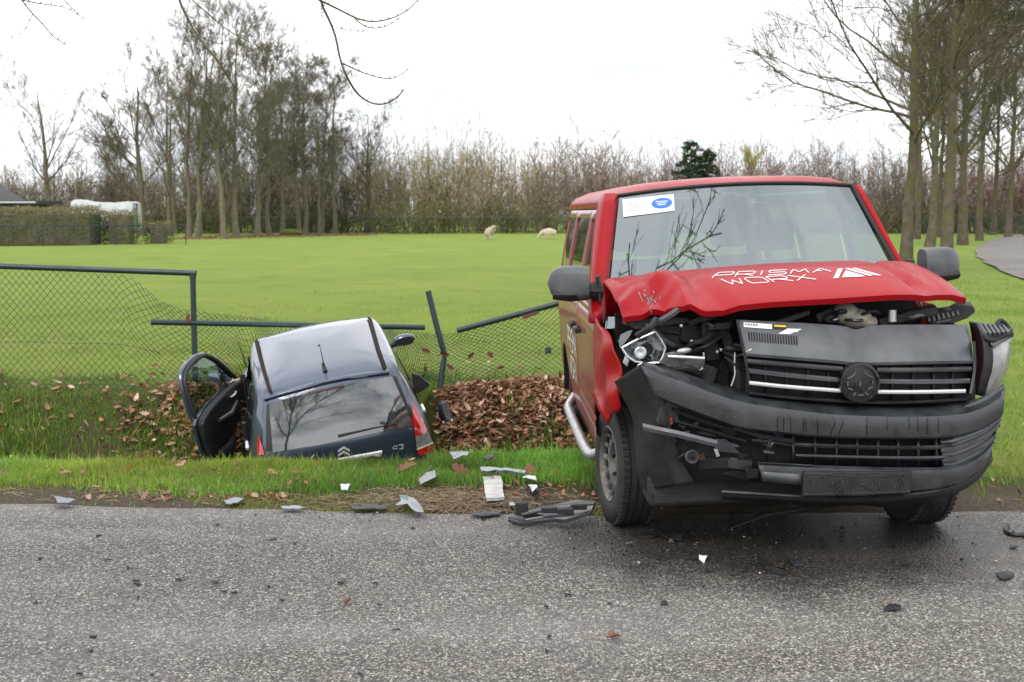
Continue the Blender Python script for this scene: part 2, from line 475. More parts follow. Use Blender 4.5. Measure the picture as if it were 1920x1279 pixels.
# inner arches
for xc in (0, -3.0):
    for sg in ((-1, 1) if xc else (1,)):
        MB().grid([[Vector((xc + .425 * math.cos(a), sg * y, .33 + .425 * math.sin(a))) for y in (.93 if xc else .88, .60)] for a in np.linspace(0, math.pi, 13)] ).build('wheel_arch_liner', M['void'], van, solid=.006)
        MB().box((xc, sg * .58, .55), (.86, .02, .50)).build('wheel_housing', M['void'], van)

# wheels
def wheel(x, y, steer, sg, label=None):
    w = bpy.data.objects.new('wheel', None); link(w, van)
    w.empty_display_size = .1
    base = VBASE @ Matrix.Translation((x, y, .336)) @ Matrix.Rotation(math.radians(steer), 4, 'Z')
    w.matrix_local = VI @ base
    T = MB(); R0 = .338
    prof = [(.205, -.098), (.215, -.106), (.262, -.117), (.302, -.114), (.326, -.100), (.334, -.088), (R0, -.070), (R0 + .001, 0), (R0, .070), (.334, .088), (.326, .100), (.302, .114), (.262, .117), (.215, .106), (.205, .098)]
    T.lathe(prof, n=64)
    T.build('tyre', M['rubber'], w, sharp=60)
    g = MB()
    for yy_ in (-.062, -.022, .022, .062):
        g.lathe([(R0 + .0022, yy_ - .006), (R0 + .0022, yy_ + .006)], n=64)
    g.build('tread_groove', M['void'], w)
    bl = MB()
    for j in range(56):
        a = 2 * math.pi * j / 56
        for (y0, y1) in ((-.100, -.070), (.070, .100)):
            c = Vector(((R0 - .001) * math.cos(a), (y0 + y1) / 2, (R0 - .001) * math.sin(a)))
            bl.box(c, (.012, .032, .020), Matrix.Rotation(-a, 3, 'Y'))
    tag(bl.build('tread_blocks', M['rubber'], w), kind='stuff')
    o = sg                                   # outside direction
    r = MB(); n = 48
    r.lathe([(.214, o * .106), (.207, o * .108), (.197, o * .092), (.190, o * .062)], n=n)
    r.lathe([(.207, o * .106), (.207, -o * .1)], n=n)
    # disc with ventilation holes: ring faces with gaps
    m_ = 16
    for j in range(m_):
        a0, a1 = 2 * math.pi * j / m_, 2 * math.pi * (j + 1) / m_
        def pt(rad, a, h): return Vector((rad * math.cos(a), o * h, rad * math.sin(a)))
        for (aa, ab, ra, rb, ha, hb) in ((a0, lerp(a0, a1, .45), .190, .150, .062, .072), (a0, a1, .150, .120, .072, .070), (a0, a1, .120, .105, .070, .040), (a0, a1, .105, .070, .040, .045), (a0, a1, .070, .034, .045, .062), (a0, a1, .034, .002, .062, .066)):
            r.grid([[pt(ra, lerp(aa, ab, t), ha) for t in (0, .5, 1)], [pt(rb, lerp(aa, ab, t), hb) for t in (0, .5, 1)]])
    r.build('rim', M['steel'], w, solid=.005, sharp=50)
    MB().lathe([(.185, o * .03), (.01, o * .03)], n=24).build('brake_disc', M['void'], w)
    nb = MB()
    for j in range(5):
        a = 2 * math.pi * j / 5 + .3
        nb.lathe([(.012, o * .045), (.011, o * .066), (.001, o * .067)], c=(.085 * math.cos(a), 0, .085 * math.sin(a)), n=6)
    tag(nb.build('wheel_nuts', M['plastic_d'], w), kind='stuff')
    return w
wheel(0, -.805, 8, -1); wheel(0, .83, 8, 1); wheel(-3.0, -.80, 0, -1); wheel(-3.0, .80, 0, 1)

# ---- hood: rows traced from the photograph, crest near the windshield, ragged drooping front edge
rear_e = [(1131, 531), (1146, 523), (1230, 514), (1330, 504), (1440, 496), (1560, 491), (1650, 490), (1705, 493), (1722, 499)]
front_e = [(1168, 596), (1203, 591), (1225, 582), (1239, 575.5), (1254, 574), (1268, 580), (1287, 590), (1314, 591), (1345, 583), (1440, 574), (1573, 566), (1679, 557), (1786, 554.5), (1811, 560)]
fx = [.52, .55, .56, .54, .56, .60, .66, .68, .69, .70, .70, .69, .62, .60]
NH, MH = 111, 36
Rr = resample([(a, b, .05) for a, b in rear_e], NH)
Fr = resample([(a, b, x * 100) for (a, b), x in zip(front_e, fx)], NH)
def tri(u, t, u0, t0, u1, t1, w):             # sharp crease along a line in the sheet
    dx, dy = u1 - u0, (t1 - t0) * .3; q = max(0, min(1, ((u - u0) * dx + (t - t0) * .3 * dy) / (dx * dx + dy * dy)))
    d = math.hypot(u - u0 - q * dx, (t - t0) * .3 - q * dy); return max(0, 1 - d / w)
HP = []
for j in range(MH):
    t = j / (MH - 1); row = []
    for i in range(NH):
        u = i / (NH - 1)
        a = V(Rr[i][0], Rr[i][1], .03); b = V(Fr[i][0], Fr[i][1], Fr[i][2] / 100)
        p = a.lerp(b, t)
        bul = .050 * math.sin(math.pi * t) * (1 - .6 * abs(2 * u - 1) ** 3) + .018 * math.sin(math.pi * t * .5) * math.sin(math.pi * u)
        # crumpled corner (image left) with a raised fold, and a buckle on the other side
        cl = math.exp(-((u - .12) / .10) ** 2)
        k1 = cl * (.022 * math.exp(-((t - .45) / .2) ** 2)) + .004 * cl * math.sin(u * 90 + t * 25)
        ridge = max(.040 * (.35 + .8 * t) * tri(u, t, .19, .30, .205, 1.0, .045), .030 * tri(u, t, .185, .36, .02, .80, .045)) - .030 * tri(u, t, .10, .50, .125, 1.0, .04) - .018 * tri(u, t, .245, .25, .30, 1.0, .05)
        k2 = -.045 * tri(u, t, .845, .05, .885, 1.0, .035) * min(1, (1.05 - t) * 3) - .02 * math.exp(-((u - .93) / .05) ** 2) * math.sin(math.pi * t)
        p = p + Vector((0, 0, bul + k1 + ridge + k2))
        row.append(p)
    HP.append(row)
# behind the crest the sheet falls back to the cowl; at the front it rolls under
back = [Vector((-.06, p.y * .98, 1.20)) for p in HP[0]]
back2 = [q.lerp(p, .6) + Vector((-.005, 0, .01)) for p, q in zip(HP[0], back)]
lip = [p + Vector((-.012, 0, -.022)) for p in HP[-1]]
lip2 = [p + Vector((-.05, 0, -.024)) for p in HP[-1]]
hood = MB().grid([back, back2] + HP + [lip, lip2]).build('hood', M['red'], van, solid=.006, sharp=16)
tag(hood, 'crumpled red hood pushed up in front of the windshield')
from mathutils.bvhtree import BVHTree
def hitter(o, MI=VI):
    """pixel -> point on the object's surface, lifted off it by up"""
    me = o.data; t = BVHTree.FromPolygons([v.co for v in me.vertices], [tuple(p.vertices) for p in me.polygons])
    o_ = MI @ CAMP; R_ = MI.to_3x3()
    def f(px, py, up=.009, far=0.0):
        d = (R_ @ ray(px, py)).normalized(); h = t.ray_cast(o_, d)
        for jx, jy in ((.3, .2), (-.3, .25), (.2, -.3), (-.25, -.3)):
            if h[0] is None: h = t.ray_cast(o_, (R_ @ ray(px + jx, py + jy)).normalized())
        if h[0] is None:
            h = t.find_nearest(o_ + d * far)
        n = h[1] if h[1].dot(d) < 0 else -h[1]
        return h[0] + n * up
    return f
hood_hit = hitter(hood)
# lettering on the hood as pen strokes; (letter strokes in a 0..1 box)
GL = {'P': [[(0, 0), (0, .45), (.1, 1), (1, 1), (1, .55), (.9, .45), (0, .45)]], 'R': [[(0, 0), (0, 1), (.9, 1), (1, .9), (1, .55), (.9, .45), (0, .45)], [(.45, .45), (1, 0)]],
      'I': [[(.5, 0), (.5, 1)]], 'S': [[(1, 1), (.1, 1), (0, .9), (0, .6), (.1, .52), (.9, .52), (1, .42), (1, .1), (.9, 0), (0, 0)]],
      'M': [[(0, 0), (.15, 1), (.5, .35), (.85, 1), (1, 0)]], 'A': [[(0, 0), (.5, 1), (1, 0)], [(.2, .38), (.55, .38)]],
      'W': [[(0, 1), (.25, 0), (.5, .75), (.75, 0), (1, 1)]], 'O': [[(.1, 0), (0, .15), (0, .85), (.1, 1), (.9, 1), (1, .85), (1, .15), (.9, 0), (.1, 0)]], 'X': [[(0, 1), (1, 0)], [(0, 0), (1, 1)]]}
# white lettering along the sliding door
lt = MB()
def side_word(txt, x0, x1, z0, z1):
    n = len(txt); wid = [.35 if c == 'I' else 1 for c in txt]; tot = sum(wid) + .22 * (n - 1); x = 0
    for c, wd in zip(txt, wid):
        for stc in GL[c]:
            q = resample([(lerp(x0, x1, (x + a * wd) / tot), lerp(z0, z1, b)) for a, b in stc], 12)
            for (xa, za), (xb_, zb) in zip(q, q[1:]):
                l = math.hypot(xb_ - xa, zb - za) or 1; nx_, nz_ = -(zb - za) / l * .011, (xb_ - xa) / l * .011
                lt.add([(u_, -(vw(w_) + .0035), w_) for u_, w_ in ((xa + nx_, za + nz_), (xb_ + nx_, zb + nz_), (xb_ - nx_, zb - nz_), (xa - nx_, za - nz_))], [(0, 1, 2, 3)])
        x += wd + .22
side_word('PRISMA', -2.45, -1.55, .80, .95); side_word('WORX', -2.35, -1.65, .60, .75)
lt.build('side_lettering', M['white'], van)
def stroke(mb, pts, w, hit):
    pts = resample(pts, max(3, int(sum(math.dist(a, b) for a, b in zip(pts, pts[1:])) / 3) + 1)) if True else pts
    L, Rr_ = [], []
    for i, p in enumerate(pts):
        a, b = pts[max(i - 1, 0)], pts[min(i + 1, len(pts) - 1)]
        dx, dy = b[0] - a[0], b[1] - a[1]; l = math.hypot(dx, dy) or 1
        nx_, ny_ = -dy / l * w[0], dx / l * w[1]
        L.append(hit(p[0] + nx_, p[1] + ny_)); Rr_.append(hit(p[0] - nx_, p[1] - ny_))
    mb.grid([L, Rr_])
def word(mb, txt, tl, tr, bl, br, gap=.22):
    n = len(txt); wid = [.35 if c == 'I' else 1 for c in txt]; tot = sum(wid) + gap * (n - 1); x = 0
    for c, wd in zip(txt, wid):
        for stc in GL[c]:
            pp = []
            for (a, b) in stc:
                u = (x + a * wd) / tot
                top = (lerp(tl[0], tr[0], u), lerp(tl[1], tr[1], u)); bot = (lerp(bl[0], br[0], u), lerp(bl[1], br[1], u))
                pp.append((lerp(bot[0], top[0], b), lerp(bot[1], top[1], b)))
            stroke(mb, pp, (1.1, .55), hood_hit)
        x += wd + gap
hl = MB()
word(hl, 'PRISMA', (1345, 514), (1554, 505.5), (1336, 524), (1558, 512))
word(hl, 'WORX', (1352, 526.5), (1510, 517.5), (1366, 536.5), (1530, 526.5))
for quad in ([(1562, 525), (1571, 507), (1580, 506.5), (1572, 523.5)], [(1578, 523), (1586, 510), (1622, 520.5), (1614, 521.5)], [(1584, 506.5), (1592, 506.2), (1637, 519), (1629, 520)], [(1597, 505.8), (1604, 505.4), (1653, 519), (1643, 519.4)]):
    n_ = 8
    hl.grid([[hood_hit(lerp(quad[0][0], quad[1][0], i / n_), lerp(quad[0][1], quad[1][1], i / n_)) for i in range(n_ + 1)], [hood_hit(lerp(quad[3][0], quad[2][0], i / n_), lerp(quad[3][1], quad[2][1], i / n_)) for i in range(n_ + 1)]])
hl.build('hood_lettering', M['white'], hood)
# paint scraped to filler on the fold
sc_ = MB(); random.seed(11)
for k in range(26):
    x, y = random.gauss(1212, 8), random.gauss(557, 9)
    l = random.uniform(2, 6); a = random.uniform(.6, 1.4)
    stroke(sc_, [(x, y), (x + l * math.cos(a), y + l * math.sin(a)), (x + l * 1.6 * math.cos(a + .3), y + l * 1.6 * math.sin(a + .3))], (random.uniform(.4, 1.1), random.uniform(.3, .8)), lambda a_, b_: hood_hit(a_, b_, .011))
tag(sc_.build('paint_scrapes', mat('scraped_primer', (.25, .26, .26), .7, c2=(.06, .07, .06), vscale=60), hood), kind='stuff')
# ------------------------------------------------------------------ the van's wrecked nose, traced on the nose surface
def loft(rows, n, name, m, parent, solid=.004, sharp=40, closed_back=None, smooth_it=1):
    P = []
    for pts, off in rows:
        q = resample(smooth_poly(pts, smooth_it), n)
        offs = off if isinstance(off, (list, tuple)) else [off, off]
        P.append([S(a, b, interp(i / (n - 1), np.linspace(0, 1, len(offs)), offs)) for i, (a, b) in enumerate(q)])
    return MB().grid(P).build(name, m, parent, solid=solid, sharp=sharp)
def shard(pts, x, name, m, parent, th=.008, tilt=(0, 0), bevel=.0015):
    """traced flat fragment; x = depth, tilt = change of depth per metre in y and z"""
    c = V(sum(p[0] for p in pts) / len(pts), sum(p[1] for p in pts) / len(pts), x)
    out = []
    for a, b in pts:
        p = V(a, b, x)
        for _ in range(4): p = V(a, b, x + (p.y - c.y) * tilt[0] + (p.z - c.z) * tilt[1])
        out.append(p)
    return MB().prism(out, (-th, 0, 0)).build(name, m, parent, smooth=False, bevel=bevel)

# dark mass behind everything
random.seed(21)
eb = MB()
eb.box((.18, .02, .78), (.45, 1.30, .62)); eb.box((.42, .25, .72), (.30, 1.05, .56)); eb.box((.50, -.15, .36), (.30, 1.2, .20)); eb.box((.20, -.62, .72), (.35, .18, .40))
eb.build('engine_block', M['engine'], van, bevel=.03)
for (px, py, x, w, h, d) in ((1222, 610, .42, .30, .05, .10), (1330, 640, .45, .08, .20, .1), (1295, 625, .40, .14, .10, .1), (1365, 650, .48, .05, .26, .08), (1260, 640, .38, .10, .12, .1), (1320, 700, .5, .12, .10, .1), (1350, 610, .5, .12, .04, .12), (1700, 592, .50, .30, .05, .1), (1760, 590, .45, .12, .07, .1), (1540, 590, .48, .10, .05, .12), (1480, 596, .52, .2, .03, .1)):
    MB().box(V(px, py, x), (d, w, h), Matrix.Rotation(random.uniform(-.35, .35), 3, 'X') @ Matrix.Rotation(random.uniform(-.3, .3), 3, 'Z')).build('engine_part', M['engine'], van, bevel=.008)
for k in range(26):
    if k < 18: a = (random.uniform(1190, 1385), random.uniform(600, 700)); ln = random.uniform(25, 80)
    else: a = (random.uniform(1520, 1790), random.uniform(578, 606)); ln = random.uniform(20, 60)
    an = random.uniform(-1.2, 1.4); x = random.uniform(.44, .60)
    pts = [V(a[0] + ln * t * math.cos(an) + random.uniform(-6, 6), min(a[1] + ln * t * math.sin(an) * (.8 if k < 18 else .2) + random.uniform(-5, 5), 716), x + .05 * math.sin(t * 3)) for t in (0, .3, .6, 1)]
    MB().tube(smooth_poly(pts, 2), random.choice((.006, .009, .014, .018)), 7).build('engine_hose', M[random.choice(('engine', 'plastic_d', 'plastic', 'plastic_g'))], van)
MB().tube(smooth_poly([V(1378, 660, .63), V(1377, 690, .64), V(1379, 702, .64), V(1371, 724, .64)], 2), .0035, 6).build('loose_wire', M['paper'], van)
MB().tube(smooth_poly([V(1384, 668, .63), V(1390, 664, .66), V(1397, 667, .70)], 2), .005, 6).build('loose_wire', M['plastic_g'], van)
for (px, py) in ((1277, 611), (1352, 656), (1297, 640), (1345, 660)):
    MB().lathe([(.002, .012), (.008, .010), (.009, 0), (.009, -.03)], c=V(px, py, .56), axis='x', n=8).build('bolt', M['alloy'], van)
# coolant tank
tk = MB(); ctr = V(1606, 598, .50)
for (dy, dz, rx, ry, rz) in ((-.06, .03, .07, .07, .06), (0, 0, .08, .08, .055), (.05, -.02, .07, .06, .04)):
    tk.grid([[ctr + Vector((rx * math.sin(a) * math.cos(b), dy + ry * math.sin(a) * math.sin(b), dz + rz * math.cos(a))) for b in np.linspace(0, 2 * math.pi, 15)] for a in np.linspace(0.05, math.pi - .05, 9)])
tk.build('coolant_tank', M['cream'], van)
MB().lathe([(.001, .04), (.03, .04), (.032, 0)], c=V(1567, 592, .50), axis='x', n=14).build('tank_cap', M['paper'], van)
MB().lathe([(.001, .03), (.022, .03), (.024, -.03)], c=V(1673, 592, .55), axis='z', n=12).build('hose_clamp', M['alloy'], van)

# lock carrier / upper grille cover
top = [(1381, 601), (1440, 604), (1505, 607), (1580, 612), (1592, 616), (1604, 620), (1616, 617), (1632, 611), (1720, 610), (1812, 610)]
mid1 = [(1386, 625), (1500, 634), (1580, 640), (1598, 645), (1612, 649), (1626, 643), (1645, 636), (1730, 637), (1820, 637)]
mid2 = [(1389, 640), (1500, 650), (1585, 657), (1603, 664), (1612, 666), (1624, 660), (1643, 652), (1730, 650), (1821, 650)]
bot = [(1396, 662), (1480, 669), (1570, 676), (1600, 680), (1630, 680), (1700, 678), (1824, 676)]
bot2 = [(1396, 666), (1480, 673), (1570, 680), (1600, 684), (1630, 684), (1700, 682), (1824, 680)]
cover = loft([([(a, b + 1) for a, b in top], -.30), (top, -.20), (mid1, -.12), (mid2, -.075), (bot, -.03), (bot2, -.035), ([(a, b + 2) for a, b in bot2], -.10)], 56, 'grille_cover', M['plastic_g'], van, sharp=28)
_ch = hitter(cover)
def cov(px, py, up=.007): return _ch(px, py, up)
vs = MB()
for k in range(19):
    x0 = 1402 + k * 4.95; y0 = 624 + k * .42
    vs.grid([[cov(x0, y0), cov(x0 + 2.6, y0 + .2)], [cov(x0 + 1.6, y0 + 17), cov(x0 + 4.2, y0 + 17.2)]])
tag(vs.build('vent_slots', M['void'], cover), kind='stuff')
def lab(q, m, nm='label_sticker'): return MB().grid([[cov(*q[0]), cov(*q[1])], [cov(*q[3]), cov(*q[2])]]).build(nm, m, cover)
lab([(1394, 606.5), (1447, 610), (1447, 619), (1394, 615)], M['paper'])
l2 = lab([(1476, 604.5), (1503, 605), (1503, 619), (1476, 618)], M['paper'])
lab([(1448, 610), (1475, 611.5), (1474, 619.5), (1448, 618)], M['plastic_d']); 
MB().grid([[cov(1451, 611.8, .010), cov(1473, 613, .010)], [cov(1451, 615.2, .010), cov(1473, 616.3, .010)]]).build('label_print', M['yellow'], cover)
lab([(1475, 619.8), (1497, 620.5), (1495, 624.5), (1474, 623.5)], M['paper'])
pr = MB()
for k in range(5): pr.grid([[cov(1397 + k * 5, 609 + .3 * k, .010), cov(1400 + k * 5, 609.2 + .3 * k, .010)], [cov(1397 + k * 5, 612.5 + .3 * k, .010), cov(1400 + k * 5, 612.7 + .3 * k, .010)]])
pr.build('label_print', M['plastic_g'], cover)

# black backing and grille slats
MB().grid([[S(a, b, -.10) for a in np.linspace(1398, 1826, 24)] for b in (672, 700, 730, 770)]).build('grille_backing', M['void'], van, solid=.01)
M['bright'] = mat('sheen_white_trim', (.92, .92, .93), .22, .0, coat=1.0)  # plain white base stands in for the sky reflected in the chrome
def slat(pts, h, name, m, off=0.0, depth=.05, n=24):
    up = [(a, b - h / 2) for a, b in pts]; dn = [(a, b + h / 2) for a, b in pts]
    mid = [(a, b - h * .1) for a, b in pts]
    return loft([([(a, b + 1) for a, b in up], off - depth), (up, off - .012), (mid, off), ([(a, b + h * .35) for a, b in pts], off - .004), (dn, off - .014), ([(a, b - 1) for a, b in dn], off - depth)], n, name, m, van, solid=0, sharp=50)
slat([(1399, 677), (1480, 684), (1580, 692)], 9, 'grille_slat', M['plastic_g'], -.03); slat([(1645, 694), (1720, 694), (1822, 692)], 9, 'grille_slat', M['plastic_g'], -.03)
slat([(1402, 695), (1480, 704), (1578, 713)], 9, 'grille_slat', M['plastic_g'], -.025); slat([(1647, 715), (1720, 716), (1819, 714)], 9, 'grille_slat', M['plastic_g'], -.025)
slat([(1405, 718), (1480, 726), (1578, 733)], 7.5, 'chrome_strip', M['bright'], -.01); slat([(1646, 735), (1720, 735.5), (1811, 733.5)], 7.5, 'chrome_strip', M['bright'], -.01)
slat([(1404, 737), (1480, 746), (1570, 752), (1660, 756), (1740, 753), (1815, 748)], 6, 'grille_slat', M['plastic'], -.03)
for k, x in enumerate((1434, 1474, 1514, 1552, 1672, 1712, 1750, 1786)):
    y0, y1 = (674 + (x - 1400) * .07, 735 + (x - 1400) * .07) if x < 1600 else (684, 752)
    MB().grid([[S(x, lerp(y0, y1, t), -.07) for t in (0, .5, 1)], [S(x + 3, lerp(y0, y1, t), -.07) for t in (0, .5, 1)]]).build('grille_rib', M['plastic_d'], van, solid=.02)
# grille side frame
for q in ([(1380, 600), (1388, 640), (1396, 675), (1403, 722)], [(1823, 640), (1826, 690), (1817, 738)]):
    loft([(q, -.12), (q, -.03), ([(a + 5, b) for a, b in q], -.02), ([(a + 6, b) for a, b in q], -.10)], 16, 'grille_frame', M['plastic'], van, solid=0)
# emblem seat: round black disc with clip marks, emblem missing
bc = S(1613, 718, .012)
bd = MB(); bd.lathe([(.100, -.05), (.101, -.01), (.097, .004), (.090, .006), (.085, -.002), (.083, -.008), (.05, -.004), (.001, -.003)], c=bc, axis='x', n=44)
disc = bd.build('emblem_seat', mat('emblem_black', (.008, .008, .009), .22, c2=(.02, .02, .02), vscale=20, r2=.5), van, sharp=30)
tag(disc, 'round black emblem seat with the emblem missing')
cm = MB()
for (dy, dz, a, l) in ((-.050, .030, .5, .03), (.050, .030, -.5, .03), (-.05, -.028, -.4, .026), (.05, -.028, .4, .026), (-.028, .046, 1.0, .022), (.028, .046, -1.0, .022), (0, -.004, 1.57, .02), (-.03, -.055, .8, .02), (.03, -.055, -.8, .02), (-.062, 0, 1.57, .02), (.062, 0, 1.57, .02), (0, -.06, 0, .03)):
    cm.box(bc + Vector((0, dy, dz)), (.006, l, .006), Matrix.Rotation(a, 3, 'X'))
tag(cm.build('clip_marks', M['plastic_g'], disc), kind='stuff')
nt_ = MB()
for k in range(30):
    a = math.pi * (.12 + .76 * k / 29); nt_.box(bc + Vector((.003, .087 * math.cos(a), .087 * math.sin(a))), (.008, .004, .008), Matrix.Rotation(a - math.pi / 2, 3, 'X'))
tag(nt_.build('rim_teeth', M['plastic'], disc), kind='stuff')

# ---- bumper
R0 = [(1206, 678), (1228, 684), (1250, 691), (1300, 706), (1336, 719), (1390, 735), (1480, 747), (1576, 757), (1700, 760), (1800, 757), (1850, 742), (1881, 719)]
R1 = [(1204, 681), (1228, 689), (1250, 697), (1300, 713), (1336, 727), (1390, 745), (1480, 758), (1576, 769), (1700, 772), (1800, 769), (1850, 753), (1883, 729)]
R1b = [(1203, 686), (1228, 695), (1250, 703), (1300, 720), (1336, 734), (1390, 752), (1480, 765), (1576, 776), (1700, 779), (1800, 776), (1850, 760), (1883.5, 736)]
R2 = [(1212, 706), (1232, 714), (1252, 722), (1300, 740), (1340, 758), (1390, 774), (1470, 785), (1560, 796), (1690, 799), (1796, 797), (1848, 781), (1882, 756)]
R3 = [(1228, 738), (1245, 746), (1258, 752), (1300, 768), (1342, 784), (1390, 801), (1450, 807), (1533, 816), (1660, 819), (1786, 818), (1842, 801), (1879, 776)]
R4 = [(1228, 741), (1245, 749), (1258, 755), (1300, 771), (1342, 787), (1390, 804), (1450, 810), (1533, 819), (1660, 822), (1786, 821), (1842, 804), (1878, 779)]
bump = loft([(R0, [-.04, -.10, -.10, -.09, -.04]), (R1, -.038), ([(a, b + 4) for a, b in R1b], .022), (R2, .030), (R3, .020), (R4, .008), (R4, -.05)], 64, 'front_bumper', M['plastic'], van, solid=.004, sharp=30)
tag(bump, 'scratched dark grey front bumper, torn loose at one corner')
# torn black corner skin
L_ = [(1152, 716), (1158, 728), (1166, 744), (1180, 768), (1187, 790), (1190, 830), (1194, 884), (1203, 918)]
L1 = [(1178, 698), (1186, 720), (1196, 745), (1206, 780), (1210, 800), (1214, 840), (1222, 884), (1235, 916)]
L2 = [(1205, 680), (1212, 705), (1226, 735), (1236, 772), (1240, 800), (1246, 840), (1254, 880), (1270, 912)]
L3 = [(1212, 700), (1230, 732), (1246, 752), (1256, 790), (1262, 822), (1272, 852), (1288, 882), (1304, 906)]
corner = loft([(L_, [-.16, -.22, -.25, -.24]), (L1, [-.05, -.10, -.14, -.16]), (L2, [.004, -.03, -.07, -.12]), (L3, [.01, -.02, -.08, -.14])], 30, 'bumper_corner', M['plastic_d'], bump, solid=.004, sharp=35)
shard([(1203, 917), (1250, 908), (1308, 908), (1304, 919), (1260, 921), (1216, 923)], .60, 'bumper_flap', M['plastic'], bump, th=.006, tilt=(0, .5))
# recess behind the torn part
MB().grid([[S(a, b, -.16) for a in np.linspace(1236, 1500, 14)] for b in (735, 800, 850, 905)]).build('bumper_cavity', M['void'], bump, solid=.01)
# pieces of the torn corner: groove mouldings and bent strips
def strip(pts, h, off, m, nm, depth=.02, n=18):
    up = [(a, b - h / 2) for a, b in pts]; dn = [(a, b + h / 2) for a, b in pts]
    return loft([(up, off - depth), (up, off - .004), (pts, off + .004), (dn, off - .004), (dn, off - depth)], n, nm, m, bump, solid=0, sharp=45)
strip([(1254, 752), (1300, 770), (1345, 779), (1375, 790)], 7, -.02, M['plastic'], 'bumper_moulding')
strip([(1262, 768), (1300, 784), (1340, 797), (1378, 806)], 7, -.04, M['plastic'], 'bumper_moulding')
strip([(1258, 789), (1300, 800), (1350, 815), (1400, 829)], 7, -.05, M['plastic_d'], 'bumper_moulding')
strip([(1205, 800), (1240, 808), (1272, 814), (1318, 826), (1345, 832)], 13, .015, M['plastic_g'], 'bumper_strip', .03)
shard([(1342, 823), (1362, 824), (1374, 836), (1389, 851), (1345, 846), (1339, 838)], .80, 'bumper_fragment', M['plastic_g'], bump, tilt=(.3, .4))
shard([(1262, 744), (1276, 747), (1272, 775), (1254, 800), (1232, 796), (1236, 768)], .80, 'bumper_fragment', M['plastic'], bump, tilt=(-.2, .2))
shard([(1311, 858), (1352, 862), (1410, 862), (1407, 883), (1360, 878), (1310, 880)], .76, 'bumper_fragment', M['plastic_d'], bump, tilt=(.2, .2))
shard([(1365, 862), (1411, 866), (1408, 884), (1366, 876)], .78, 'bumper_fragment', M['plastic_g'], bump, tilt=(.1, .5))
shard([(1350, 890), (1376, 882), (1398, 886), (1404, 900), (1383, 911), (1366, 900)], .74, 'bumper_fragment', M['plastic'], bump, tilt=(.3, .8))
shard([(1396, 878), (1424, 880), (1422, 896), (1402, 898)], .80, 'bumper_fragment', M['plastic_d'], bump, tilt=(.2, .2))
shard([(1290, 812), (1332, 822), (1380, 848), (1404, 852), (1392, 862), (1330, 846), (1292, 830)], .72, 'bumper_fragment', M['plastic_d'], bump, tilt=(.2, .0))
shard([(1338, 842), (1345, 842), (1350, 855), (1344, 858)], .82, 'bumper_fragment', M['alloy'], bump, th=.004)
strip([(1375, 801), (1420, 816), (1452, 822), (1490, 828)], 8, -.03, M['plastic'], 'bumper_moulding')
strip([(1392, 797), (1430, 806), (1480, 812)], 4, 0, M['plastic_g'], 'bumper_moulding')
shard([(1452, 812), (1470, 815), (1466, 824), (1450, 822)], .78, 'bumper_fragment', M['plastic_g'], bump, tilt=(.2, .2))
strip([(1410, 826), (1440, 828), (1490, 836)], 6, -.05, M['plastic_g'], 'bumper_moulding')
shard([(1238, 752), (1256, 748), (1254, 796), (1240, 800), (1232, 790)], .78, 'bumper_fragment', M['plastic_g'], bump, tilt=(-.3, .1), th=.03)
random.seed(77)
for k in range(34):                          # splintered bits of the torn corner
    x, y = random.uniform(1262, 1480), 0
    y = interp(x, [1262, 1340, 1420, 1480], [790, 815, 832, 838]) + random.uniform(-14, 58 if x < 1410 else 22)
    l, w_ = random.uniform(5, 24), random.uniform(1.5, 6); an = random.gauss(.35, .5)
    ca_, sa_ = math.cos(an), math.sin(an)
    loc = [(-l, -w_ * random.uniform(.2, 1)), (-l * .2, -w_), (l * random.uniform(.5, 1), -w_ * .3), (l * .8, w_ * .6), (0, w_ * random.uniform(.5, 1.2)), (-l * .7, w_ * .5)]
    shard([(x + a * ca_ - b * sa_, y + a * sa_ + b * ca_) for a, b in loc], random.uniform(.70, .80), 'bumper_splinter', M[random.choice(('plastic', 'plastic_d', 'plastic_d', 'plastic_g'))], bump, th=.005, tilt=(random.uniform(-.4, .4), random.uniform(-.3, .6)), bevel=0)
fo = MB(); fc = V(1298, 857, .81)
fo.lathe([(.034, -.02), (.035, .0), (.030, .006), (.026, 0), (.018, -.012), (.012, -.004), (.002, 0)], c=fc, axis='x', n=24)
fo.build('parking_sensor', M['plastic_g'], bump)
MB().lathe([(.014, -.03), (.014, .004), (.002, .006)], c=fc + Vector((.004, 0, 0)), axis='x', n=14).build('sensor_eye', M['void'], bump)
shard([(1310, 854), (1320, 850), (1322, 862), (1312, 864)], .78, 'broken_clip', M['rust'], bump, th=.02)
shard([(1254, 786), (1260, 782), (1262, 794), (1256, 798)], .80, 'broken_clip', mat('red_clip', (.35, .03, .01), .5), bump, th=.01)

# lower grille
MB().grid([[S(a, b, -.13) for a in np.linspace(1440, 1835, 20)] for b in (815, 850, 880)]).build('lower_grille_backing', M['void'], bump, solid=.01)
for k, pts in enumerate(([(1490, 834), (1600, 838), (1700, 840), (1789, 838), (1842, 820), (1876, 796)], [(1492, 855), (1600, 858), (1700, 860), (1792, 858), (1842, 839), (1868, 818)])):
    strip(pts, 7.5, -.012, M['plastic'], 'lower_grille_slat', .05, 32)
for x in (1448, 1488, 1529, 1569, 1608, 1647, 1685, 1723, 1758):
    y1 = 872 if x > 1480 else 828
    MB().grid([[S(x - 1.6, y, -.04) for y in (816, 845, y1)], [S(x + 1.6, y, -.04) for y in (816, 845, y1)]]).build('lower_grille_rib', M['plastic'], bump, solid=.03)
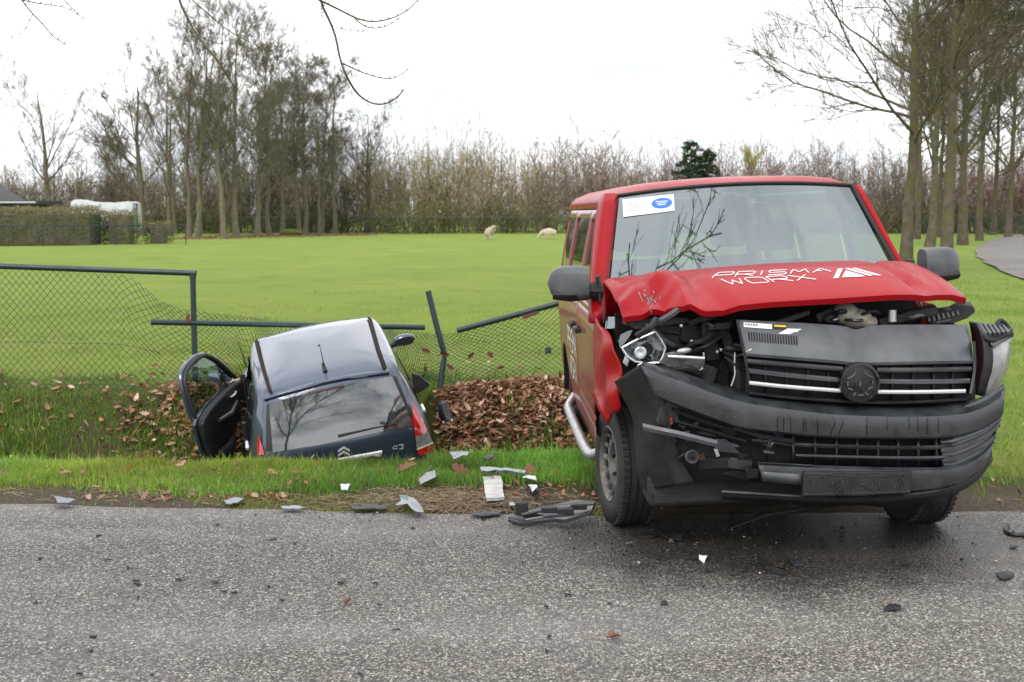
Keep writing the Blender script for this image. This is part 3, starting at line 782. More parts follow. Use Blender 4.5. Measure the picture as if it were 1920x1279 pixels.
# solid grooved corner
rows = []
for k, t in enumerate((0, .14, .16, .30, .33, .45, .47, .62, .65, .78, .80, 1.0)):
    off = [.004, .012, -.012, -.004, .010, .010, -.012, -.006, .008, .008, -.012, .0][k]
    pts = [(1762 + 4 * t, lerp(822, 878, t)), (1792, lerp(819, 877, t)), (1842, lerp(802, 852, t)), (1866, lerp(787, 832, t)), (lerp(1879, 1863, t), lerp(777, 828, t))]
    rows.append((pts, [off - .03, off, off, off, off]))
loft(rows, 24, 'bumper_corner', M['plastic'], bump, solid=.004, sharp=25)
# lower band with plate holder
B0 = [(1420, 869), (1500, 872), (1600, 876), (1700, 878), (1792, 877), (1840, 853), (1863, 829)]
B1 = [(1422, 873), (1500, 877), (1600, 881), (1700, 883), (1792, 882), (1840, 858), (1862, 834)]
B2 = [(1426, 888), (1500, 893), (1600, 898), (1700, 900), (1790, 898), (1838, 872), (1859, 848)]
B3 = [(1428, 902), (1500, 908), (1600, 918), (1700, 921), (1780, 912), (1832, 888), (1855, 860)]
loft([(B0, -.05), (B0, .0), (B1, .018), (B2, .022), (B3, .006), (B3, -.04)], 40, 'lower_bumper', M['plastic'], bump, solid=.003, sharp=30)
strip([(1421, 868), (1450, 869), (1500, 872), (1525, 873)], 3, .02, M['plastic_g'], 'bumper_trim')
loft([([(1428, 884), (1500, 889)], .03), ([(1430, 901), (1504, 907)], .02)], 8, 'bumper_panel', M['plastic_g'], bump, solid=.003)
shard([(1448, 892), (1458, 886), (1459, 888), (1450, 894)], .92, 'white_scratch', M['paper'], bump, th=.001, bevel=0)
K0 = [(1353, 923), (1420, 927), (1500, 932), (1612, 936), (1705, 929), (1780, 918), (1830, 894), (1860, 852)]
strip(K0, 7, .0, M['plastic'], 'bumper_lip', .10, 40)
loft([([(a, b + 3) for a, b in K0], -.01), ([(a, b + 12) for a, b in K0], -.12)], 40, 'bumper_underside', M['plastic_d'], bump, solid=.004)
# plate holder with embossed marks
ph = [(1507, 884), (1610, 885), (1711, 884), (1707, 925), (1610, 930), (1505, 931)]
hp = MB().prism([S(a, b, .045) for a, b in ph], (-.03, 0, 0)).build('plate_holder', M['plastic_d'], bump, smooth=False, bevel=.004)
tag(hp, 'empty black number plate holder with embossed clips')
pm = MB(); random.seed(5)
for k in range(46):
    x, y = random.uniform(1512, 1700), random.uniform(889, 922)
    w_, h_ = random.choice(((10, 1.2), (1.4, 7), (6, 1.2), (1.2, 11), (4, 3)))
    pm.prism([S(x, y, .049), S(x + w_, y + .1, .049), S(x + w_, y + h_, .049), S(x, y + h_, .049)], (-.006, 0, 0))
for q in ([(1508, 887), (1710, 887), (1710, 889), (1508, 889)], [(1507, 926), (1706, 921), (1706, 923), (1507, 928)], [(1552, 889), (1610, 893), (1610, 894.5), (1552, 890.5)], [(1638, 892), (1706, 888), (1706, 889.5), (1638, 893.5)]):
    pm.prism([S(a, b, .049) for a, b in q], (-.006, 0, 0))
tag(pm.build('clip_marks', M['plastic'], hp, smooth=False), kind='stuff')

# hanging parts under the nose
MB().tube([V(1370, 990, .55), V(1400, 980, .60), V(1437, 966, .62), V(1500, 955, .62), V(1545, 944, .60)], [.006, .010, .016, .014, .01], 8, flat=.5).build('hanging_strip', M['plastic'], van)
us = MB(); us.grid([[V(a, b + 5 * math.sin(a * .05), .45) for a in np.linspace(1230, 1770, 14)] for b in (915, 935, 948)]); us.build('undertray_light_block', M['void'], van, solid=.01)  # black undertray sheet, hung low to block light beneath the nose

# drip marks and scuffs on the bumper face
bh = hitter(bump); random.seed(31)
dm = mat('dark_drip', (.006, .006, .007), .3)
for x in (1458, 1469, 1482, 1506, 1511, 1533, 1561, 1577, 1625, 1663, 1704, 1720, 1738, 1759):
    y0, y1 = 783 + random.uniform(-2, 3), random.uniform(806, 817); n_ = 7; wv = random.uniform(.5, 1.0)
    pts = [(x + random.uniform(-.8, .8) + (4 * math.sin(i * .9) if x in (1577, 1561) else 0), lerp(y0, y1, i / (n_ - 1))) for i in range(n_)]
    MB().grid([[bh(a - wv, b, .006) for a, b in pts], [bh(a + wv, b, .006) for a, b in pts]]).build('drip_mark', dm, bump)
sm_ = mat('pale_scuff', (.12, .12, .125), .6)
for k in range(34):
    x = random.uniform(1215, 1480); yb = interp(x, [1210, 1300, 1390, 1480], [712, 742, 775, 788]) + random.uniform(-14, 18); l = random.uniform(2, 14); an = random.uniform(-.2, .9)
    q = [(x + l * t * math.cos(an), yb + l * t * math.sin(an)) for t in (0, .5, 1)]
    MB().grid([[bh(a, b - .35, .006) for a, b in q], [bh(a, b + .35, .006) for a, b in q]]).build('scuff_mark', sm_, bump)
# ---- broken headlight (image left)
hx = .55
def poly_bowl(outer, cx, cy, k, x0, dep, m, nm, parent, n2=1):
    o_ = [V(a, b, x0) for a, b in outer]; i_ = [V(lerp(cx, a, k), lerp(cy, b, k), x0 - dep) for a, b in outer]; o2 = [V(lerp(cx, a, 1.05), lerp(cy, b, 1.05), x0 - .01) for a, b in outer]
    mb = MB(); n = len(o_)
    mb.add(o_ + i_ + o2, [(j, (j + 1) % n, (j + 1) % n + n, j + n) for j in range(n)] + [tuple(range(n, 2 * n))] + [(j, j + 2 * n, (j + 1) % n + 2 * n, (j + 1) % n) for j in range(n)])
    return mb.build(nm, m, parent, smooth=False, solid=.003)
hl_o = [(1166, 652), (1196, 636), (1229, 622), (1240, 638), (1248, 652), (1243, 668), (1236, 680), (1212, 681), (1190, 678), (1176, 668)]
hd = bpy.data.objects.new('headlight', None); link(hd, van); hd.empty_display_size = .1
tag(hd, 'smashed headlight with its chrome reflector hanging out')
hbm = mat('reflector_silver', (.78, .79, .80), .2, 1.0, c2=(.6, .61, .62), vscale=15, r2=.38)
poly_bowl(hl_o, 1212, 656, .45, hx, .10, hbm, 'reflector', hd)
MB().tube([V(a, b, hx + .004) for a, b in hl_o + hl_o[:1]], .005, 6).build('reflector_rim', M['chrome'], hd)
rbm = MB()
for k in range(7): rbm.tube([V(1222 + k * 3, 630 + k * 2, hx - .02), V(1224 + k * 3.0, 652 + k * 1.4, hx - .05)], .0025, 4)
rbm.build('reflector_ribs', M['chrome'], hd)
MB().lathe([(.030, -.03), (.032, .0), (.024, .004), (.016, -.01), (.002, -.012)], c=V(1201, 661, hx - .01), axis='x', n=18).build('lamp_bulb', M['chrome'], hd)
MB().lathe([(.034, -.03), (.030, -.005), (.012, -.03), (.002, -.03)], c=V(1215, 656, hx - .035), axis='x', n=18).build('lamp_bulb', M['void'], hd)
shard([(1236, 680), (1250, 663), (1262, 660), (1290, 668), (1322, 671), (1321, 684), (1312, 693), (1300, 695), (1296, 690), (1262, 690)], .62, 'lamp_bracket', mat('lamp_bracket_grey', (.20, .205, .21), .3, .5, c2=(.5, .5, .5), vscale=22), hd, tilt=(.1, .5), th=.02)
MB().tube([V(1252, 668, .65), V(1290, 670, .66), V(1321, 672, .66)], .008, 8).build('lamp_bracket', M['chrome'], hd)
MB().grid([[V(1283 + 14 * math.cos(a) * r, 657.5 + 5.5 * math.sin(a) * r - 1.5 * math.cos(a) * r, .64 - .015 * r * r) for a in np.linspace(0, 2 * math.pi, 15)] for r in (.02, .5, 1)]).build('lamp_reflector', M['chrome'], hd, solid=.004)
shard([(1164, 628), (1176, 622), (1186, 619), (1181, 630), (1170, 645), (1162, 652), (1160, 640)], .47, 'lamp_casing', mat('casing_grey', (.22, .23, .24), .3), hd, tilt=(.6, 0), th=.012)
for q in ([(1310, 690), (1318, 685), (1319, 692), (1312, 696)], [(1196, 684), (1206, 680), (1204, 690), (1192, 692)], [(1172, 668), (1180, 676), (1176, 688), (1168, 680)], [(1318, 662), (1321, 661), (1322, 671), (1318, 671)]):
    shard(q, .6, 'lamp_fragment', hbm, hd, th=.006)
lens = [(1166, 652), (1229, 622), (1248, 652), (1236, 680), (1190, 678)]
MB().poly([V(a, b, hx + .012) for a, b in lens]).build('lens', M['lens'], hd, smooth=False)
# dark crossmember above the headlight
MB().prism([V(a, b, .50) for a, b in ((1172, 601), (1250, 594), (1290, 596), (1296, 606), (1250, 610), (1190, 618))], (-.12, 0, 0)).build('crossmember', M['engine'], van, smooth=False, bevel=.004)

# ---- other headlight, knocked out of its seat and swung outward
h2 = bpy.data.objects.new('headlight', None); link(h2, van); h2.empty_display_size = .1
tag(h2, 'dislodged headlight unit hanging beside the grille')
hA = [(1817, 604), (1822, 632), (1826, 680), (1822, 715), (1817, 737)]
hB = [(1830, 606), (1842, 634), (1846, 672), (1838, 712), (1832, 741)]
hC = [(1853, 640), (1862, 650), (1863, 686), (1852, 722), (1846, 744)]
def l2(rows, name, m, solid=.006):
    P = []
    for pts, xo in rows:
        q = resample(smooth_poly(pts, 1), 14); P.append([V(a, b, interp(i / 13, np.linspace(0, 1, len(xo)), xo)) for i, (a, b) in enumerate(q)])
    return MB().grid(P).build(name, m, h2, solid=solid, sharp=40)
l2([(hA, [.50, .52, .55, .55, .52]), (hB, [.56, .60, .62, .62, .60]), (hC, [.58, .62, .64, .63, .60])], 'casing', M['plastic_d'])
hD = [(1884, 634), (1888, 655), (1882, 690), (1866, 722), (1853, 745)]
hE = [(1898, 630), (1897, 655), (1891, 690), (1876, 722), (1856, 746)]
lensm = mat('scuffed_lamp_cover', (.22, .225, .225), .25, .0, c2=(.36, .365, .36), vscale=8, r2=.4, coat=.3)
l2([(hC, [.58, .62, .64, .63, .60]), (hD, [.52, .56, .58, .57, .56]), (hE, [.46, .48, .50, .50, .52])], 'lens', lensm)
l2([([(1853, 640), (1866, 634), (1880, 626), (1896, 616)], [.58, .54, .5, .46]), ([(1862, 652), (1872, 646), (1886, 638), (1899, 632)], [.62, .57, .53, .47])], 'casing_edge', M['plastic'])
l2([([(1817, 604), (1838, 607), (1860, 612), (1872, 602), (1890, 612)], [.44, .44, .42, .40, .38]), ([(1832, 616), (1850, 630), (1862, 634), (1880, 626), (1898, 618)], [.56, .58, .56, .52, .46]), ([(1836, 628), (1850, 640), (1862, 642), (1884, 634), (1899, 628)], [.57, .6, .58, .53, .47])], 'casing_top', M['plastic_d'])
for k in range(6):
    x0 = 1834 + k * 8.5
    MB().prism([V(x0, 610 + k * .3, .44), V(x0 + 3.5, 609 + k * .3, .44), V(x0 + 17, 629 - k * .6, .575), V(x0 + 12, 631 - k * .6, .575)], (.004, 0, .014)).build('casing_rib', M['plastic_g' if k % 2 else 'plastic'], h2, smooth=False)
MB().tube(smooth_poly([V(1868, 612, .46), V(1872, 601, .44), V(1880, 601, .43), V(1891, 613, .43), V(1898, 630, .44)], 2), .012, 7).build('casing_edge', M['plastic_d'], h2)
br = [(1726, 594), (1760, 586), (1786, 582), (1806, 571), (1826, 575), (1829, 585), (1815, 597), (1790, 606), (1762, 607), (1740, 602)]
bk = MB().prism([V(a, b, .52) for a, b in br], (-.05, 0, .02)).build('lamp_bracket', M['plastic_d'], van, smooth=False, bevel=.004)
for k in range(7):
    x0 = 1738 + k * 9; MB().prism([V(x0, 592 - k * 1.4, .525), V(x0 + 4, 591 - k * 1.4, .525), V(x0 + 7, 603 - k * 2.4, .53), V(x0 + 3, 604 - k * 2.2, .53)], (.006, 0, 0)).build('bracket_rib', M['plastic_g'], bk, smooth=False)

# ---- door mirrors
def mirror(sg, cyc, rear=False):
    m_ = bpy.data.objects.new('door_mirror', None); link(m_, van); m_.empty_display_size = .1
    P = []
    for u in np.linspace(0, 1, 13):        # inner -> outer
        y = lerp(.955, 1.165, u); hh = .098 * (1 - max(0, (u - .55) / .45) ** 3 * .38) * (.92 + .08 * min(1, u * 4)); dd = .085 * (1 - .55 * max(0, (u - .5) / .5) ** 2.2)
        row = []
        for a in np.linspace(0, 2 * math.pi, 21):
            ca, sa = math.cos(a), math.sin(a)
            px_ = math.copysign(abs(ca) ** .65, ca); pz = math.copysign(abs(sa) ** .55, sa)
            row.append(Vector((-.18 + dd * px_ + .03 * (1 - u), sg * y, cyc + hh * pz)))
        P.append(row)
    upper = MB().grid(P)
    c0 = sum(P[0][:-1], Vector()) / 20; c1 = sum(P[-1][:-1], Vector()) / 20
    upper.add(P[-1][:-1] + [c1 + Vector((0, sg * .02, 0))], [(j, (j + 1) % 20, 20) for j in range(20)]); upper.add(P[0][:-1] + [c0], [(j, (j + 1) % 20, 20) for j in range(20)])
    upper.build('mirror_housing', M['plastic_g'], m_, sharp=60)
    MB().tube([(-.17, sg * .96, cyc - .062), (-.16, sg * 1.06, cyc - .064), (-.17, sg * 1.155, cyc - .06)], [.078, .083, .06], 14, flat=.52).build('mirror_base', M['plastic_d'], m_)
    MB().tube(smooth_poly([(-.17, sg * .975, cyc - .045), (-.16, sg * .93, cyc - .05), (-.17, sg * .88, cyc - .055)], 1), .054, 10, flat=.9).build('mirror_arm', M['plastic_d'], m_)
    MB().box((-.18, sg * .895, cyc - .04), (.13, .02, .15)).build('mirror_foot', M['plastic_d'], m_, bevel=.01)
    MB().grid([[Vector((-.268, sg * y, cyc + z)) for y in np.linspace(.97, 1.14, 5)] for z in np.linspace(-.06, .08, 4)]).build('mirror_glass', M['chrome'], m_)
    return m_
mirror(-1, 1.395); mirror(1, 1.405)
# ------------------------------------------------------------------ the dark hatchback backed into the ditch
CM = Matrix.Translation((-1.47, 11.629, -1.032)) @ Matrix.Rotation(math.radians(103.4), 4, 'Z') @ Matrix.Rotation(math.radians(-12.2), 4, 'Y') @ Matrix.Rotation(math.radians(-10.6), 4, 'X')
CI = CM.inverted()
M['blue_grey'] = mat('dark_blue_grey_metallic', (.040, .058, .098), .32, .5, coat=1.0, c2=(.050, .070, .112), vscale=3, r2=.38)
M['dark_glass'] = mat('dark_reflecting_glass', (.020, .030, .030), .04, coat=.2, spec=.5)
M['dark_glass'].node_tree.nodes['Principled BSDF'].inputs['IOR'].default_value = 2.25
M['trim_brown'] = mat('roof_strip_rubber', (.022, .017, .015), .85, spec=.2)
M['lamp_red'] = mat('red_lamp_plastic', (.55, .012, .010), .15, coat=1.0, c2=(.38, .008, .008), vscale=18)
M['lamp_clear'] = mat('clear_lamp_plastic', (.38, .37, .36), .18, .3, coat=1.0, c2=(.22, .21, .20), vscale=22)
car = thing('hatchback_car', 'dark blue grey hatchback tipped tail first into the ditch with its driver door open', 'car', CM)
#      z    rear   front  half width
LV = [(.22, -.50, 3.10, .74), (.30, -.575, 3.20, .79), (.40, -.625, 3.225, .815), (.52, -.64, 3.23, .828), (.62, -.635, 3.19, .834), (.70, -.63, 3.10, .834), (.78, -.625, 2.93, .83), (.85, -.62, 2.70, .82), (.91, -.615, 2.40, .808), (.955, -.608, 2.16, .795), (.98, -.60, 2.07, .785),
      (1.02, -.583, 2.00, .770), (1.10, -.545, 1.87, .745), (1.18, -.500, 1.74, .718), (1.26, -.452, 1.60, .690), (1.33, -.405, 1.47, .660), (1.385, -.365, 1.47, .648), (1.42, -.337, 1.43, .630), (1.445, -.310, 1.38, .605)]
RF = [0, .18, .36, .54, .70, .83, .93]
SF = [0, .05, .12, .20, .28, .36, .42, .46, .54, .62, .70, .78, .86, .93, .97, 1.0]
def ring(z, xr, xf, w, half):
    up = max(0, (z - .98) / .46)
    rcn = .17; fcn = lerp(.55, .15, up)
    pts = []
    for f in RF: pts.append((xr + .05 * f ** 2 + .10 * max(0, f - .55) ** 2 * 2.2, w * .93 * f))
    x0, x1 = xr + rcn + .03, xf - fcn
    for f in SF:
        x = lerp(x0, x1, f); y = w * (1 - .035 * ((f - .5) * 2) ** 2 - .03 * max(0, (.10 - f) / .10) ** 2 - .02 * max(0, (f - .85) / .15) ** 2)
        pts.append((x, y))
    for f in (.90, .75, .58, .40, .20, 0): pts.append((xf - fcn * .98 * f ** 2.1, w * .95 * f))
    return [Vector((x, y * half, z)) for x, y in pts]
nh = len(RF) + len(SF) + 6
rings = []
for lv in LV:
    L_ = ring(*lv, 1); R_ = ring(*lv, -1)
    rings.append(L_ + R_[-2:0:-1])                     # rear centre -> left -> front centre -> right
nr = len(rings[0])
s0, s1 = len(RF), len(RF) + len(SF)
ZL = [l[0] for l in LV]
iB = ZL.index(.98)
def side_frac(j, lo, hi):                              # column j lies on a side between two fractions
    jj = j if j < nh - 1 else nr - j - 1
    if not (s0 <= jj < s1 - 1): return False
    return lo - 1e-6 <= SF[jj - s0] and SF[jj - s0 + 1] <= hi + 1e-6
def left(j): return j < nh - 1
def cell(i, j):
    z0, z1 = ZL[i], ZL[i + 1]
    if left(j) and side_frac(j, .46, .97) and .30 <= z0 and z1 <= 1.385: return 'open'
    if z0 >= .98 and z1 <= 1.385:
        if side_frac(j, .46, .93): return 'front_window'
        if side_frac(j, .12, .42): return 'rear_window'
        jj = j if j < nh - 1 else nr - j - 1
        if jj >= s1: return 'windscreen'
    return 'body'
P = [r + [r[0]] for r in rings]
b_ = MB().grid(P, skip=lambda i, j: cell(i, j) != 'body')
# bonnet is part of the slices; roof cap
cx_ = Vector((.46, 0, 0)); cap = []
for s_ in (1.0, .98, .95, .90, .83, .72, .56, .38, .18, .02):
    cap.append([Vector((lerp(cx_.x, p.x, s_), p.y * s_, 1.445 + .080 * (1 - s_ ** 3.4))) for p in P[-1]])
b_.grid(cap)
b_.poly([p for p in P[0][:-1]])
body = b_.build('body', M['blue_grey'], car, sharp=42)
def inset(nm, kind, m, lf=None, d=.008):
    Q = [[p - Vector((0, math.copysign(d, p.y) if abs(p.y) > .3 else 0, 0)) for p in row] for row in P]
    return MB().grid(Q, skip=lambda i, j: cell(i, j) != kind or (lf is not None and left(j) != lf)).build(nm, m, car)
for lf in (True, False):
    inset('rear_door_window', 'rear_window', M['dark_glass'], lf)
inset('front_door_window', 'front_window', M['side_glass'], False)
inset('windshield', 'windscreen', M['side_glass'])
# cabin
cb = MB(); cb.box((.9, -.02, .62), (2.2, 1.40, .10)); cb.box((-.05, 0, .85), (.06, 1.20, .60)); cb.box((1.95, 0, .80), (.08, 1.4, .5)); cb.build('cabin', M['void'], car)
for y in (-.36, .36):
    s_ = MB(); s_.box((.88, y, .62), (.48, .48, .16)); s_.box((.62, y, .92), (.14, .46, .56), Matrix.Rotation(-.25, 3, 'Y')); s_.box((.53, y, 1.26), (.09, .25, .16)); s_.build('seat', M['seat'], car, bevel=.04)
# door opening jambs
MB().tube([p for p in [Vector((1.66, .77, .98)), Vector((1.60, .80, .6)), Vector((1.5, .80, .32)), Vector((.75, .82, .30)), Vector((.60, .82, .45)), Vector((.55, .81, .9))]], .025, 6).build('door_jamb', M['plastic_d'], car)

CHt = hitter(body, CI)
def CH(px, py, up=.006): return CHt(px, py, up, 11.3 if py > 690 else 12.6)
def traced(top, bot, n, m, name, mt, up=.006, solid=0, parent=car):
    a, b = resample(top, n), resample(bot, n)
    Q = [[CH(lerp(a[i][0], b[i][0], t), lerp(a[i][1], b[i][1], t), up) for i in range(n)] for t in np.linspace(0, 1, m)]
    for row in Q:                            # a ray that slipped through a seam: take the neighbours' mean
        for i in range(1, n - 1):
            mid_ = (row[i - 1] + row[i + 1]) / 2
            if (row[i] - mid_).length > .6 * (row[i + 1] - row[i - 1]).length: row[i] = mid_
    return MB().grid(Q).build(name, mt, parent, solid=solid)
# rear screen
traced([(505, 757), (560, 742), (640, 724), (735, 706)], [(512, 848), (600, 834), (700, 813), (774, 797)], 20, 10, 'rear_screen', M['dark_glass'], .008)
traced([(500, 760), (505, 757)], [(499, 846), (512, 848)], 3, 10, 'screen_surround', M['plastic_d'], .007)
traced([(735, 706), (742, 706)], [(774, 797), (778, 792)], 3, 10, 'screen_surround', M['plastic_d'], .007)
# seal strips of the roof
for q in ([(480, 634), (487, 665), (496, 700), (508, 738)], [(691, 593), (700, 625), (710, 660), (722, 694)]):
    traced([(a - 3.2, b) for a, b in q], [(a + 3.2, b - 1) for a, b in q], 12, 3, 'roof_strip', M['trim_brown'], .016)
# spoiler lip, high brake lamp, aerial, wiper
def lip_(pts, h, up, nm, mt):
    q = resample(pts, 18)
    return MB().grid([[CH(a, b + dy, u) for a, b in q] for dy, u in ((-4, .002), (0, up), (h * .6, up), (h, up - .012), (h, -.01))]).build(nm, mt, car, sharp=50)
lip_([(497, 747), (530, 737), (560, 729), (606, 716), (640, 709), (690, 702), (729, 697)], 6, .022, 'spoiler', M['blue_grey'])
traced([(576, 737), (610, 729), (646, 722)], [(577, 741), (610, 733), (646, 726)], 8, 2, 'brake_lamp', mat('dark_red_lamp', (.035, .004, .004), .3), .016)
ab = CH(610, 697, 0); MB().tube([ab, CH(607, 690, .05)], [.022, .012], 8).build('aerial_base', M['plastic_d'], car)
upv = CI.to_3x3() @ Vector((0, 0, 1))
a0_ = CH(609, 694, .03); MB().tube([a0_, a0_ + Vector((-.02, 0, .10)), a0_ + Vector((-.04, 0.005, .235))], [.006, .004, .002], 6).build('aerial', M['plastic_d'], car)
MB().tube([CH(634, 818, .02), CH(660, 812, .026), CH(700, 803, .022), CH(742, 795, .016)], [.014, .010, .007, .004], 6).build('wiper', M['plastic_d'], car)
# tail lamps
lr = bpy.data.objects.new('tail_lamp', None); link(lr, car)
def tl(parent, top, bot, mt, nm, up): return traced(top, bot, 5, 6, nm, mt, up, parent=parent)
tl(lr, [(768, 756), (771, 756)], [(777, 817), (799, 811)], M['lamp_red'], 'lamp_red', .022)
tl(lr, [(777, 817), (799, 811)], [(780, 840), (807, 829)], M['lamp_clear'], 'lamp_clear', .021)
tl(lr, [(780, 840), (807, 829)], [(780, 843), (808, 832)], M['paper'], 'lamp_line', .022)
tl(lr, [(780, 843), (808, 832)], [(784, 853), (812, 846)], M['lamp_red'], 'lamp_red', .022)
ll = bpy.data.objects.new('tail_lamp', None); link(ll, car)
tl(ll, [(487, 815), (489, 815)], [(485, 854), (497, 853)], M['lamp_red'], 'lamp_red', .018)
# badges, boot trim
cv = MB()
for dy in (0, 8):
    for (a, b) in (((633.5, 843.5), (644.5, 836)), ((644.5, 836), (655.5, 842))):
        cv.grid([[CH(a[0], a[1] + dy, .012), CH(b[0], b[1] + dy, .012)], [CH(a[0], a[1] + dy + 4.2, .012), CH(b[0], b[1] + dy + 4.2, .012)]])
cv.build('chevron_badge', M['chrome'], car, smooth=False, solid=.006)
def bstroke(mb, pts):
    q = resample(pts, 12)
    mb.grid([[CH(a, b - .8, .010) for a, b in q], [CH(a, b + .8, .010) for a, b in q]])
bg = MB(); bstroke(bg, [(745, 835), (738, 836.5), (735, 839.5), (738, 841.5), (745, 840)]); bstroke(bg, [(747.5, 834), (756, 832.5), (757, 834.5), (751, 837), (757, 838), (756, 840.5), (748, 841.5)])
bg.build('model_badge', M['chrome'], car)
q = resample([(633, 862), (655, 858), (690, 852), (716, 847)], 12)
MB().grid([[CH(a, b + dy, u) for a, b in q] for dy, u in ((-3, .004), (-1, .02), (3, .02), (6, .004))]).build('boot_trim', M['chrome'], car)
tg = MB()
q = [(513, 852), (512, 856)]
# boot shut line
MB().tube([CH(a, b, .001) for a, b in resample([(777, 800), (779, 830), (782, 850)], 8)], .004, 4).build('shut_line', M['void'], car)
# side mirrors (right one visible)
def cmir(sg, c):
    m_ = bpy.data.objects.new('door_mirror', None); link(m_, car)
    P_ = []
    for u in np.linspace(0, 1, 9):
        k = math.sin(math.pi * (0.12 + .80 * u)) ** .6
        P_.append([c + Vector((.055 * math.cos(a) * k, sg * (u - .5) * .21, .062 * math.sin(a) * k)) for a in np.linspace(0, 2 * math.pi, 15)])
    MB().grid(P_).build('mirror_housing', M['blue_grey'], m_)
    MB().grid([[c + Vector((-.058, sg * (u - .5) * .17, .045 * v * math.sin(math.pi * (.15 + .7 * u)) ** .5)) for u in np.linspace(0, 1, 7)] for v in (-1, 0, 1)]).build('mirror_glass', M['plastic_d'], m_)
    MB().tube([c + Vector((0, -sg * .08, -.02)), c + Vector((.02, -sg * .16, -.05)), c + Vector((.03, -sg * .22, -.06))], [.03, .024, .03], 8).build('mirror_arm', M['plastic_d'], m_)
mc = CI @ PY(758, 637, (CM @ Vector((1.60, -.92, 1.03))).y)
cmir(-1, mc)
# door handles right, torn front wing
MB().box((.72, -.80, .86), (.16, .03, .04)).build('door_handle', M['chrome'], car, bevel=.012); MB().box((-.02, -.80, .90), (.15, .03, .04)).build('door_handle', M['chrome'], car, bevel=.012)
MB().box((-.02, .80, .90), (.15, .03, .04)).build('door_handle', M['chrome'], car, bevel=.012)
Yw = 12.9
MB().prism([CI @ PY(a, b, Yw) for a, b in ((772, 700), (786, 704), (806, 721), (796, 730), (783, 738), (774, 722))], CI.to_3x3() @ Vector((0, .05, 0))).build('torn_wing', M['plastic_d'], car, smooth=False, bevel=.004)
# bumper strips and lower bumper
MB().grid([[Vector((p.x - .012 if p.x < 0 else p.x, p.y * 1.012, z)) for p in (rings[3][-12:] + rings[3][:12])] for z in (.40, .44, .50, .54)]).build('rear_bumper_strip', M['plastic_d'], car, solid=.01)
# wheels
def cwheel(x, y, sg):
    w = bpy.data.objects.new('wheel', None); link(w, car); w.location = (x, y, .29)
    MB().lathe([(.18, -.085), (.235, -.095), (.275, -.088), (.292, -.06), (.294, 0), (.292, .06), (.275, .088), (.235, .095), (.18, .085)], n=36).build('tyre', M['rubber'], w, sharp=60)
    r = MB(); r.lathe([(.185, sg * .085), (.175, sg * .07), (.12, sg * .06), (.05, sg * .075), (.002, sg * .078)], n=30); r.build('rim', M['steel'], w)
    a = MB(); a.lathe([(.345, -.085 * sg), (.345, .064 * sg)], n=36, c=(0, 0, .01)); a.lathe([(.345, .064 * sg), (.30, .06 * sg)], n=36, c=(0, 0, .01)); a.build('arch_liner', M['void'], w)
for x in (0, 2.446):
    for sg in (-1, 1): cwheel(x, sg * .745, sg)
# ---- open driver's door
DM = Matrix.Translation((1.70, .80, 0)) @ Matrix.Rotation(math.radians(180 - 23), 4, 'Z')
door = bpy.data.objects.new('driver_door', None); link(door, car); door.matrix_local = DM
tag(door, 'driver door swung wide open, black trim inside')
# local: a = distance from the hinge, y>0 = inside face (towards the camera)
low = smooth_poly([(.0, .36), (.05, .30), (.85, .30), (.98, .34), (1.08, .60), (1.10, .80), (1.10, .98), (.02, .98), (.0, .80)], 2, closed=True)
MB().prism([(a, -.03, z) for a, z in low], (0, -.035, 0)).build('door_skin', M['blue_grey'], door, smooth=False, bevel=.01)
MB().prism([(a * .97 + .015, .045, z) for a, z in low], (0, -.075, 0)).build('door_trim', M['plastic_d'], door, smooth=False, bevel=.025)
fr_ = smooth_poly([(.10, .98), (.20, 1.12), (.34, 1.28), (.48, 1.38), (.62, 1.42), (.85, 1.42), (1.01, 1.38), (1.075, 1.22), (1.10, .98)], 2)
MB().tube([(a, -.01 - .16 * max(0, z - .98), z) for a, z in fr_], .021, 10, flat=1.0).build('window_frame', M['plastic_d'], door)
MB().tube([(a - .0, -.05 - .16 * max(0, z - .98), z + .010) for a, z in fr_], .022, 10).build('window_frame', M['blue_grey'], door)
MB().poly([(a, -.02 - .16 * max(0, z - .98), z) for a, z in fr_]).build('door_glass', M['side_glass'], door)
MB().tube([(.33, -.01, .98), (.34, -.04, 1.17)], .014, 6).build('quarter_bar', M['plastic_d'], door)
MB().tube([(.30, .05, .80), (.55, .085, .78), (.80, .07, .82)], [.02, .03, .02], 8).build('armrest', M['plastic'], door)
MB().tube([(.28, .052, .90), (.36, .075, .905), (.42, .055, .90)], .010, 6).build('inner_handle', M['chrome'], door)
MB().grid([[(.5 + .42 * u, .047 + .045 * math.sin(math.pi * u) * (1 - v * .4), .36 + .20 * v) for u in np.linspace(0, 1, 9)] for v in (0, .5, 1)]).build('door_pocket', M['plastic_d'], door, solid=.01)
MB().lathe([(.001, .012), (.07, .012), (.08, 0)], c=(.22, .045, .52), axis='y', n=20).build('speaker', M['plastic'], door)
mh = MB()
c = Vector((.18, -.14, 1.03))
P_ = []
for u in np.linspace(0, 1, 9):
    k = math.sin(math.pi * (0.12 + .80 * u)) ** .6
    P_.append([c + Vector((.055 * math.cos(a) * k, -(u - .5) * .20, .062 * math.sin(a) * k)) for a in np.linspace(0, 2 * math.pi, 15)])
mh.grid(P_).build('mirror_housing', M['blue_grey'], door)
